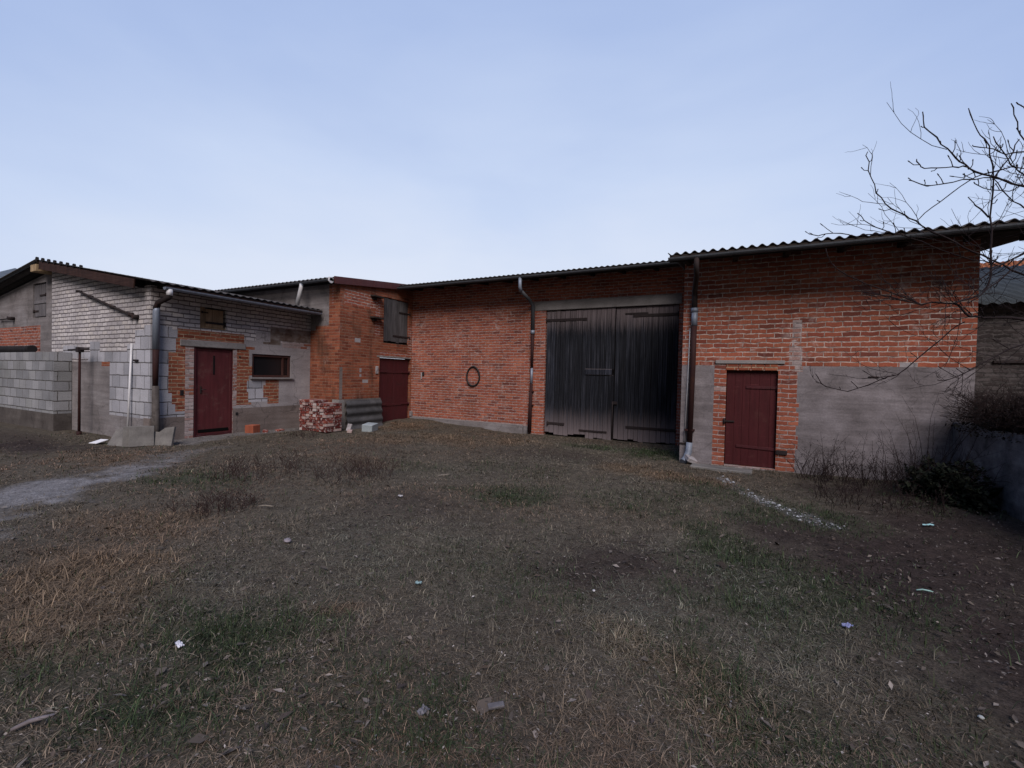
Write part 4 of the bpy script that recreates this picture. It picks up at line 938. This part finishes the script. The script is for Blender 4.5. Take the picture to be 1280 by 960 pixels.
for nm, (px, py), (a, b_), colr, lab in scr:
    mm = NT('scrap_'+nm); nn = mm.noise(mm.obj(), 25, 4, .7); cc = mm.mix(1.0, colr, mm.ramp(nn, [(.3, .6), (.7, 1.15)]), 'MULTIPLY'); mat = mm.done(cc, .7, .3)
    mb = MB(); z0 = float(gz(px, py))
    if nm == 'stick': mb.tube([(-a, 0, 0), (-a*.2, .01, .008), (a*.5, -.006, .012), (a, .004, .006)], [b_*.8, b_, b_*.9, b_*.5], 7)
    elif nm in ('pebble', 'stone'):
        import bmesh
        bm = bmesh.new(); bmesh.ops.create_icosphere(bm, subdivisions=2, radius=1)
        for v in bm.verts: v.co = Vector((v.co.x*a, v.co.y*b_, v.co.z*b_*.6))*random.uniform(.85, 1.1)
        for f_ in bm.faces: mb.poly([v.co.copy() for v in f_.verts], 0, True)
        bm.free()
    elif nm == 'plank_scrap': mb.obox(Matrix.Rotation(.1, 4, 'X'), (a*2, b_*2, .014), 0, .003)
    else:
        G = 6; P = [[(a*(i/G*2-1)*(1-.1*random.random()), b_*(j/G*2-1)*(1-.1*random.random()), random.uniform(0, b_*.7)) for j in range(G+1)] for i in range(G+1)]
        for i in range(G):
            for j in range(G):
                mb.poly([P[i][j], P[i+1][j], P[i+1][j+1], P[i][j+1]]); q = [(x_, y_, z_-.004) for x_, y_, z_ in (P[i][j], P[i+1][j], P[i+1][j+1], P[i][j+1])]; mb.poly(q[::-1])
    o = mb.build(nm, mat, fix=nm in ('stick', 'pebble', 'stone', 'plank_scrap')); o.location = (px, py, z0+.022); o.rotation_euler = (random.uniform(-.15, .15), random.uniform(-.15, .15), random.uniform(-.3, 1.0)); tag(o, lab, 'litter')

# ------------------------------------------------------------------ weeds, brambles, ivy
M_WEED = m_paint('dry_weed_stem', (.050, .034, .032), .9, (.10, .075, .06), .5, 4, .1)
M_WEED2 = m_paint('grey_bramble_stem', (.026, .018, .018), .9, (.07, .05, .045), .5, 4, .1)
def weed(name, loc, rad, n, h, label, mat, cat='weeds', lean=.35, seeds=True, group=None):
    mb = MB(); z0 = float(gz(loc[0], loc[1]))
    for i in range(n):
        r = rad*math.sqrt(random.random()); a = random.uniform(0, 6.28); p = Vector((loc[0]+r*math.cos(a), loc[1]+r*math.sin(a), z0-.02))
        H = h*random.choice((random.uniform(.25, .6), random.uniform(.5, 1.3))); dr = Vector((random.gauss(0, lean), random.gauss(0, lean), 1)).normalized(); pts = [p]
        for k in range(4): dr = (dr+Vector((random.gauss(0, .13), random.gauss(0, .13), -.03))).normalized(); pts.append(pts[-1]+dr*H/4)
        mb.tube(pts, [.004, .0035, .003, .002, .0012], 4, cap=False)
        for k in range(random.randint(2, 5)):
            q = pts[random.randint(1, 3)].lerp(pts[4], random.random()*.5); e = q+Vector((random.gauss(0, .06), random.gauss(0, .06), random.uniform(.02, .12)))
            mb.tube([q, (q+e)/2+Vector((0, 0, .01)), e], [.002, .0017, .001], 3, cap=False)
            if seeds: mb.tube([e, e+Vector((0, 0, .012))], [.006, .003], 4)
    return tag(mb.build(name, mat), label, cat, group)
weed('dry_plant', (-5.05, 4.85), .55, 85, .46, 'dry brown weed clump in the yard centre, the taller and darker of two', M_WEED, group='dry weeds in the yard')
weed('dry_plant', (-6.35, 4.25), .65, 80, .36, 'dry brown weed clump between the concrete strip and the yard centre', M_WEED, group='dry weeds in the yard')
weed('weed_tuft', (-5.3, 3.0), .4, 70, .18, 'low reddish weed clump in the left grass, smallest in the yard', M_WEED, group='dry weeds in the yard')
weed('dry_plant', (-9.4, 7.3), .35, 25, .22, 'sparse dry weeds before the brick stack', M_WEED, group='dry weeds in the yard')
weed('dry_plant', (1.35, 8.75), .35, 60, .62, 'dead brown weeds right of the low maroon stable door', M_WEED2, group='dead weeds along the stable')
weed('dry_plant', (2.1, 8.7), .45, 70, .72, 'dead weeds before the stable render, next to the dark ivy mound', M_WEED2, group='dead weeds along the stable')
weed('weed_tuft', (1.7, 7.4), .7, 90, .34, 'short dead weeds on the shade-darkened soil in front of the ivy mound', M_WEED2, group='dead weeds along the stable')

weed('dry_plant', (2.72, 8.72), .36, 70, 1.35, 'tall dark bare bramble stems in the corner between stable render and boundary wall', M_WEED2, lean=.5, seeds=False, group='dead weeds along the stable')
weed('dry_plant', (1.5, 8.95), .25, 9, 1.05, 'few tall dead stalks with drooping heads close to the stable render', M_WEED2, lean=.35, group='dead weeds along the stable')
def ivy(name, c, r, n, label, cat, cols, size=.05, twigs=60):
    th = thing(name, label, cat, (c[0], c[1], 0)); base = Vector(th.location)
    u = rng.normal(0, 1, (n, 3)); u /= np.linalg.norm(u, axis=1)[:, None]; u[:, 2] = np.abs(u[:, 2])
    rad = rng.uniform(.35, 1, n)**.5*(1+.22*np.sin(u[:, 0]*5+u[:, 1]*7)+.15*np.sin(u[:, 2]*11+u[:, 0]*9))
    p = np.array(c)+u*rad[:, None]*np.array(r); p[:, 2] = np.maximum(p[:, 2], c[2]+.01)
    az = rng.uniform(0, 6.28, n); s = size*rng.lognormal(0, .35, n); tl = rng.normal(0, .6, n)
    ex = np.stack([np.cos(az)*np.cos(tl), np.sin(az)*np.cos(tl), np.sin(tl)], 1)*s[:, None]; ey = np.stack([-np.sin(az), np.cos(az), rng.normal(0, .5, n)], 1)*(s*.7)[:, None]
    V = np.stack([p-ex, p-ey, p+ex*.6-ey*.3, p+ex, p+ey], 1).reshape(-1, 3)-np.array(base); i = np.arange(n)[:, None]*5
    F = np.concatenate([i+[0, 1, 2], i+[0, 2, 4], i+[2, 3, 4]], 1).reshape(-1, 3)
    col = np.array(cols)[rng.integers(0, len(cols), n)]*rng.lognormal(0, .3, n)[:, None]
    o = tri_mesh('foliage', V, F, np.repeat(np.clip(col, .004, .3), 5, 0), M_LEAF, None); o.parent = th
    mb = MB()
    for k in range(twigs):
        a = random.uniform(0, 6.28); q = random.uniform(.4, 1.25); e = Vector((c[0]+r[0]*q*math.cos(a), c[1]+r[1]*q*math.sin(a), c[2]+r[2]*random.uniform(.3, 1.25)))
        b0 = Vector((c[0]+random.uniform(-.3, .3)*r[0], c[1]+random.uniform(-.3, .3)*r[1], c[2]-.05)); m = (b0+e)/2+Vector((0, 0, .12))
        mb.tube([b0, m+Vector((random.gauss(0, .05), random.gauss(0, .05), 0)), e], [.005, .0035, .002], 4, cap=False)
        for _ in range(3):
            q0 = m.lerp(e, random.random()); q1 = q0+Vector((random.gauss(0, .12), random.gauss(0, .12), random.gauss(.05, .12))); mb.tube([q0, (q0+q1)/2+Vector((0, 0, .015)), q1], [.0028, .0022, .0015], 3, cap=False)
    mb.build('stem', M_WEED2, th); return th
DKG = [(.008, .012, .006), (.013, .017, .009), (.006, .008, .005), (.018, .020, .013)]
DKB = [(.012, .010, .009), (.018, .014, .012), (.010, .010, .008), (.024, .019, .016)]
ivy('ivy_bush', (2.62, 8.05, .0), (.42, .62, .50), 9000, 'rounded dark green ivy mound at the foot of the boundary wall', 'ivy', DKG, .022)
ivy('bramble', (3.38, 8.3, .92), (.55, 1.15, .50), 3500, 'dark twiggy bramble thicket hanging over the top of the concrete boundary wall near the stable', 'bramble', DKB, .014, 420)
ivy('bramble', (3.55, 6.6, .92), (.60, 1.2, .48), 3500, 'dark twiggy bramble thicket over the boundary wall, farther from the stable', 'bramble', DKB, .014, 420)

# ------------------------------------------------------------------ bare tree behind the boundary wall
BR = {
'b1':[(1.17,5.79,4.03),(1.17,5.77,3.91),(1.23,5.77,3.66),(1.34,5.80,3.47),(1.51,5.86,3.35),(1.66,5.91,3.24),(1.83,5.97,3.13),(2.04,6.05,3.02),(2.29,6.15,2.89),(2.60,6.29,2.73),(3.13,6.53,2.46)],
'b2':[(1.16,6.00,3.47),(1.25,6.02,3.34),(1.45,6.10,3.25),(1.66,6.18,3.19),(1.93,6.29,3.07),(2.23,6.42,2.96),(2.49,6.52,2.89)],
'b3':[(1.52,5.52,4.21),(1.55,5.51,4.07),(1.68,5.56,3.89),(1.81,5.60,3.76),(1.91,5.62,3.65),(2.10,5.69,3.56),(2.36,5.80,3.46),(2.87,6.03,3.17)],
'b4':[(1.49,5.50,3.76),(1.53,5.50,3.68),(1.66,5.54,3.66),(1.84,5.61,3.68),(1.91,5.62,3.65)],
'b5':[(1.47,5.60,3.61),(1.56,5.62,3.56),(1.69,5.66,3.54),(1.92,5.76,3.59),(2.16,5.86,3.61),(2.36,5.80,3.46)],
'b6':[(1.57,5.75,3.24),(1.71,5.80,3.37),(1.94,5.90,3.59),(2.14,5.98,3.69),(2.51,6.15,3.77),(2.96,6.35,3.53)],
'b7':[(1.97,5.86,4.32),(2.03,5.87,4.10),(2.13,5.89,3.94),(2.17,5.89,3.62),(2.15,5.85,3.24),(2.14,5.81,3.01),(2.14,5.78,2.66),(2.05,5.71,2.48),(1.82,5.57,2.39)],
'b8':[(1.99,5.86,3.45),(2.06,5.87,3.37),(2.16,5.90,3.26)],
'b9':[(2.08,5.69,3.94),(2.17,5.71,3.75),(2.26,5.73,3.63),(2.35,5.75,3.55),(2.77,5.94,3.26)],
'b10':[(2.36,5.94,3.97),(2.26,5.87,3.79),(2.13,5.78,3.58)],
'b11':[(2.18,5.63,4.19),(2.21,5.62,4.01),(2.28,5.63,3.80),(2.52,5.72,3.36),(2.87,6.03,3.17)],
'b12':[(2.16,5.51,4.14),(2.24,5.52,4.00),(2.53,5.64,3.50),(2.87,6.03,3.17)],
'b13':[(1.96,5.74,3.90),(2.07,5.77,3.87),(2.23,5.83,3.81),(2.40,5.90,3.82),(2.70,6.02,3.63),(2.96,6.35,3.53)],
'b14':[(2.15,5.83,3.60),(2.27,5.86,3.41),(2.43,5.92,3.28),(2.80,6.08,3.01),(3.13,6.45,2.75)],
'b15':[(2.08,6.02,3.65),(2.16,6.04,3.58),(2.37,6.12,3.55),(2.53,6.18,3.60),(2.84,6.31,3.46),(2.96,6.35,3.43)],
'b16':[(1.97,5.49,2.56),(2.03,5.51,2.64),(2.32,5.63,2.83),(2.72,5.82,3.01),(2.87,6.03,3.12)],
'b17':[(1.83,5.31,2.34),(2.06,5.41,2.55),(2.27,5.49,2.76),(2.59,5.64,2.90),(2.87,6.03,3.10)],
'b18':[(1.09,5.72,2.57),(1.44,5.88,2.52),(1.69,5.98,2.45),(2.00,6.11,2.47),(2.10,6.14,2.36),(2.26,6.20,2.31),(2.65,6.37,2.30),(3.40,6.73,2.11)],
'b19':[(0.82,6.02,1.71),(0.93,6.05,1.57),(1.15,6.14,1.53),(1.44,6.26,1.65),(1.71,6.38,1.78),(2.03,6.53,2.13),(2.21,6.50,2.32)],
'b20':[(0.74,6.19,3.37),(0.81,6.20,3.33),(0.98,6.28,3.36),(1.20,6.3,3.30),(1.45,6.10,3.25)],
'b21':[(0.80,5.52,3.00),(0.87,5.57,2.84),(1.02,5.67,2.73),(1.33,5.85,2.61),(1.69,5.98,2.45)],
'b22':[(1.96,6.37,1.67),(2.15,6.44,1.70),(2.37,6.53,1.85),(2.81,6.74,2.08),(3.40,6.75,2.10)]}
tree = thing('tree', 'bare fruit tree standing behind the boundary wall, its thin branches reaching before the stable', 'tree', (3.95, 6.95, 0))
M_BARK = m_paint('dark_wet_bark', (.022, .016, .018), .85, (.05, .04, .038), .5, 3, .15)
mb = MB(); mb.tube([(3.95, 6.95, -.2), (3.93, 6.93, .5), (3.88, 6.9, 1.2), (3.80, 6.88, 1.7)], [.12, .10, .088, .08], 10)
mb.tube([(3.80, 6.88, 1.65), (3.40, 6.74, 2.1)], [.055, .03], 8); mb.tube([(3.82, 6.89, 1.62), (3.5, 6.68, 2.2), (3.13, 6.5, 2.6), (2.98, 6.28, 3.0), (2.87, 6.03, 3.15)], [.06, .045, .035, .026, .02], 8)
mb.tube([(3.5, 6.68, 2.2), (3.25, 6.5, 2.9), (2.96, 6.35, 3.5)], [.035, .025, .017], 8); mb.tube([(3.88, 6.9, 1.3), (4.2, 7.1, 2.3), (4.4, 7.2, 3.3), (4.5, 7.1, 4.2)], [.06, .04, .025, .01], 8); mb.tube([(3.8, 6.88, 1.7), (3.9, 6.3, 2.6), (3.9, 5.8, 3.6)], [.05, .03, .012], 8)
mb.build('trunk', M_BARK, tree)
mb = MB(); tr = random.Random(3)
thick = {'b18': .017, 'b17': .014, 'b16': .013, 'b7': .0105, 'b1': .011, 'b3': .0115}
for k, P in BR.items():
    P = [Vector(q) for q in P]; R1 = thick.get(k, .008)*.8; R0 = .0034; Q = []
    for i in range(len(P)-1):
        for s_ in range(3):
            t_ = s_/3; p0, p1, p2, p3 = P[max(i-1, 0)], P[i], P[i+1], P[min(i+2, len(P)-1)]
            Q.append(.5*((2*p1)+(p2-p0)*t_+(2*p0-5*p1+4*p2-p3)*t_*t_+(3*p1-p0-3*p2+p3)*t_**3))
    Q.append(P[-1]); n = len(Q)
    rad = [R0+(R1-R0)*(i/(n-1))**.8 for i in range(n)]; rad[0] = R0*1.15; rad[1] = R0*1.3
    rad = [r_*(1+tr.uniform(-.14, .22)) for r_ in rad]
    Q = [q+Vector((tr.gauss(0, .006), tr.gauss(0, .006), tr.gauss(0, .006))) for q in Q]
    mb.tube(Q, rad, 6)
    for i in range(2, n-2):
        if tr.random() < .42:
            tg = (Q[i-1]-Q[i+1]).normalized(); sd = Vector((tr.gauss(0, 1), tr.gauss(0, 1), tr.gauss(.5, .8))); sd = (sd-tg*sd.dot(tg)).normalized()
            Ls = tr.choice((.04, .06, .08, .12, .2)); e1 = Q[i]+(sd*.8+tg*.4)*Ls*.5; e2 = e1+(sd*.5+tg*.6+Vector((0, 0, .35)))*Ls*.5
            mb.tube([Q[i], e1, e2], [.0042, .0036, .0034], 5); mb.tube([e2-(e2-e1)*.25, e2+(e2-e1)*.12], [.0055, .0035], 5)
def wander(q, dr, L_, r_, lvl):
    pts = [q]; st = L_/6
    for _ in range(6): dr = (dr+Vector((tr.gauss(0, .16), tr.gauss(0, .16), tr.gauss(.05, .14)))).normalized(); pts.append(pts[-1]+dr*st)
    mb.tube(pts, [r_*(1-.5*i/6) for i in range(7)], 5)
    if lvl:
        for _ in range(3):
            i = tr.randint(1, 5); d2 = (dr+Vector((tr.gauss(0, .7), tr.gauss(0, .7), tr.gauss(.1, .6)))).normalized(); wander(pts[i], d2, L_*tr.uniform(.25, .5), r_*.7, lvl-1)
for k, cnt in (('b18', 26), ('b19', 6), ('b22', 18), ('b7', 10), ('b1', 8), ('b2', 5), ('b17', 8), ('b16', 8), ('b14', 4), ('b9', 4), ('b13', 3), ('b15', 4), ('b3', 4), ('b21', 4)):
    P = [Vector(q) for q in BR[k]]
    for _ in range(cnt):
        i = tr.randint(1, len(P)-2); q = P[i].lerp(P[i+1], tr.random()); tg = (P[i-1]-P[i+1]).normalized()
        dr = (tg+Vector((tr.gauss(0, .6), tr.gauss(0, .5), tr.gauss(-.1 if k in ('b18', 'b22') else .1, .7)))).normalized(); wander(q, dr, tr.uniform(.2, .75), .0032, 2 if k in ('b18', 'b22', 'b7') else 1)
mb.build('branches', M_BARK, tree)

# ================================================================== sky, light, camera
w = bpy.data.worlds.new('World'); sc.world = w; w.use_nodes = True; T = w.node_tree; T.nodes.clear()
def N(ty, **k):
    q = T.nodes.new(ty)
    for a, b in k.items(): setattr(q, a, b)
    return q
out = N('ShaderNodeOutputWorld'); bg = N('ShaderNodeBackground'); T.links.new(bg.outputs[0], out.inputs[0]); bg.inputs[1].default_value = .1
SUN_AZ, SUN_EL = math.radians(150), math.radians(43)      # clockwise from +y
sky = N('ShaderNodeTexSky', sky_type='NISHITA', sun_disc=False, sun_elevation=math.radians(8), sun_rotation=SUN_AZ, air_density=1.5, dust_density=2.0, ozone_density=3.0)
tc = N('ShaderNodeTexCoord'); sep = N('ShaderNodeSeparateXYZ'); T.links.new(tc.outputs['Generated'], sep.inputs[0])
def wm(op, a, b=0.0):
    m = N('ShaderNodeMath', operation=op)
    for k, v in enumerate((a, b)):
        if isinstance(v, (int, float)): m.inputs[k].default_value = v
        else: T.links.new(v, m.inputs[k])
    return m.outputs[0]
def cl_noise(scale, zs, det, offs):
    mp = N('ShaderNodeMapping'); mp.inputs['Scale'].default_value = (1, 1, zs); mp.inputs['Location'].default_value = offs; T.links.new(tc.outputs['Generated'], mp.inputs[0])
    nz = N('ShaderNodeTexNoise'); nz.inputs['Scale'].default_value = scale; nz.inputs['Detail'].default_value = det; nz.inputs['Roughness'].default_value = .5; nz.inputs['Distortion'].default_value = .3; T.links.new(mp.outputs[0], nz.inputs['Vector']); return nz.outputs['Fac']
n1 = cl_noise(1.6, 2.6, 4, (.3, .1, 0)); n2 = cl_noise(4.5, 4.0, 4, (2, 5, 1))
el = wm('ADD', sep.outputs[2], wm('ADD', wm('MULTIPLY', wm('SUBTRACT', n1, .5), .34), wm('MULTIPLY', wm('SUBTRACT', n2, .5), .06)))
gd = wm('ADD', wm('ADD', wm('MULTIPLY', sep.outputs[0], -.43), wm('MULTIPLY', sep.outputs[1], .83)), wm('MULTIPLY', sep.outputs[2], .34))
gl = N('ShaderNodeMapRange', interpolation_type='SMOOTHSTEP'); gl.inputs[1].default_value = .48; gl.inputs[2].default_value = 1.0; T.links.new(gd, gl.inputs[0])
el = wm('SUBTRACT', wm('ADD', el, .17), wm('MULTIPLY', gl.outputs[0], .30))
rp = N('ShaderNodeValToRGB'); e = rp.color_ramp.elements
SKY = [(0.0, (.67, .715, .84)), (.12, (.635, .695, .835)), (.28, (.52, .61, .81)), (.50, (.38, .48, .73)), (.85, (.24, .335, .60))]
while len(e) < len(SKY): e.new(.5)
for i, (p, c) in enumerate(SKY): e[i].position = p; e[i].color = (*c, 1)
T.links.new(el, rp.inputs[0])
dotb = wm('ADD', wm('MULTIPLY', sep.outputs[0], .451), wm('MULTIPLY', sep.outputs[1], -.893))     # +1 straight behind the viewer
backm = N('ShaderNodeMapRange'); backm.inputs[1].default_value = -.45; backm.inputs[2].default_value = .15; T.links.new(dotb, backm.inputs[0])
lowm = N('ShaderNodeMapRange'); lowm.inputs[1].default_value = .85; lowm.inputs[2].default_value = .40; T.links.new(sep.outputs[2], lowm.inputs[0])
dim = wm('SUBTRACT', 10.0, wm('MULTIPLY', wm('MULTIPLY', backm.outputs[0], lowm.outputs[0]), 8.8))
sc10 = N('ShaderNodeVectorMath', operation='SCALE'); T.links.new(rp.outputs[0], sc10.inputs[0]); T.links.new(dim, sc10.inputs['Scale'])
mx = N('ShaderNodeMix', data_type='RGBA'); mx.inputs[0].default_value = .92; T.links.new(sky.outputs[0], mx.inputs[6]); T.links.new(sc10.outputs[0], mx.inputs[7]); T.links.new(mx.outputs[2], bg.inputs[0])

sl = bpy.data.lights.new('sun', 'SUN'); sl.energy = 2.7; sl.angle = math.radians(32); sl.color = (1.0, .88, .82)
so = bpy.data.objects.new('sun', sl); COL.objects.link(so)
dv = Vector((math.sin(SUN_AZ)*math.cos(SUN_EL), math.cos(SUN_AZ)*math.cos(SUN_EL), math.sin(SUN_EL)))
so.rotation_euler = dv.to_track_quat('Z', 'Y').to_euler()

cd = bpy.data.cameras.new('camera'); cam = bpy.data.objects.new('camera', cd); COL.objects.link(cam); sc.camera = cam
cd.sensor_fit = 'HORIZONTAL'; cd.angle = 2*math.atan(640/550.0); cd.clip_start = .05; cd.clip_end = 1000
right, down, fwd = Vector((.89214, .45079, .02322)).normalized(), None, Vector((-.45066, .89253, -.01728)).normalized()
p, r, yw = math.radians(-.99), math.radians(1.33), math.radians(-26.79)
A = Matrix(((1, 0, 0), (0, 0, -1), (0, 1, 0))); Wm = Matrix(((math.cos(yw), -math.sin(yw), 0), (math.sin(yw), math.cos(yw), 0), (0, 0, 1)))
Pm = Matrix(((1, 0, 0), (0, math.cos(p), math.sin(p)), (0, -math.sin(p), math.cos(p)))); Qm = Matrix(((math.cos(r), -math.sin(r), 0), (math.sin(r), math.cos(r), 0), (0, 0, 1)))
Mx = Qm@Pm@A@Wm
rt, dn, fw = Mx[0], Mx[1], Mx[2]
cam.matrix_world = Matrix(((rt[0], -dn[0], -fw[0], 0), (rt[1], -dn[1], -fw[1], 0), (rt[2], -dn[2], -fw[2], 1.6), (0, 0, 0, 1)))
sc.view_settings.view_transform = 'Standard'; sc.view_settings.look = 'None'; sc.view_settings.exposure = 0.24; sc.view_settings.gamma = 1.0
sc.render.engine = 'CYCLES'; sc.cycles.use_denoising = True; sc.cycles.max_bounces = 5; sc.cycles.diffuse_bounces = 3
sc.render.resolution_x = 1024; sc.render.resolution_y = 768
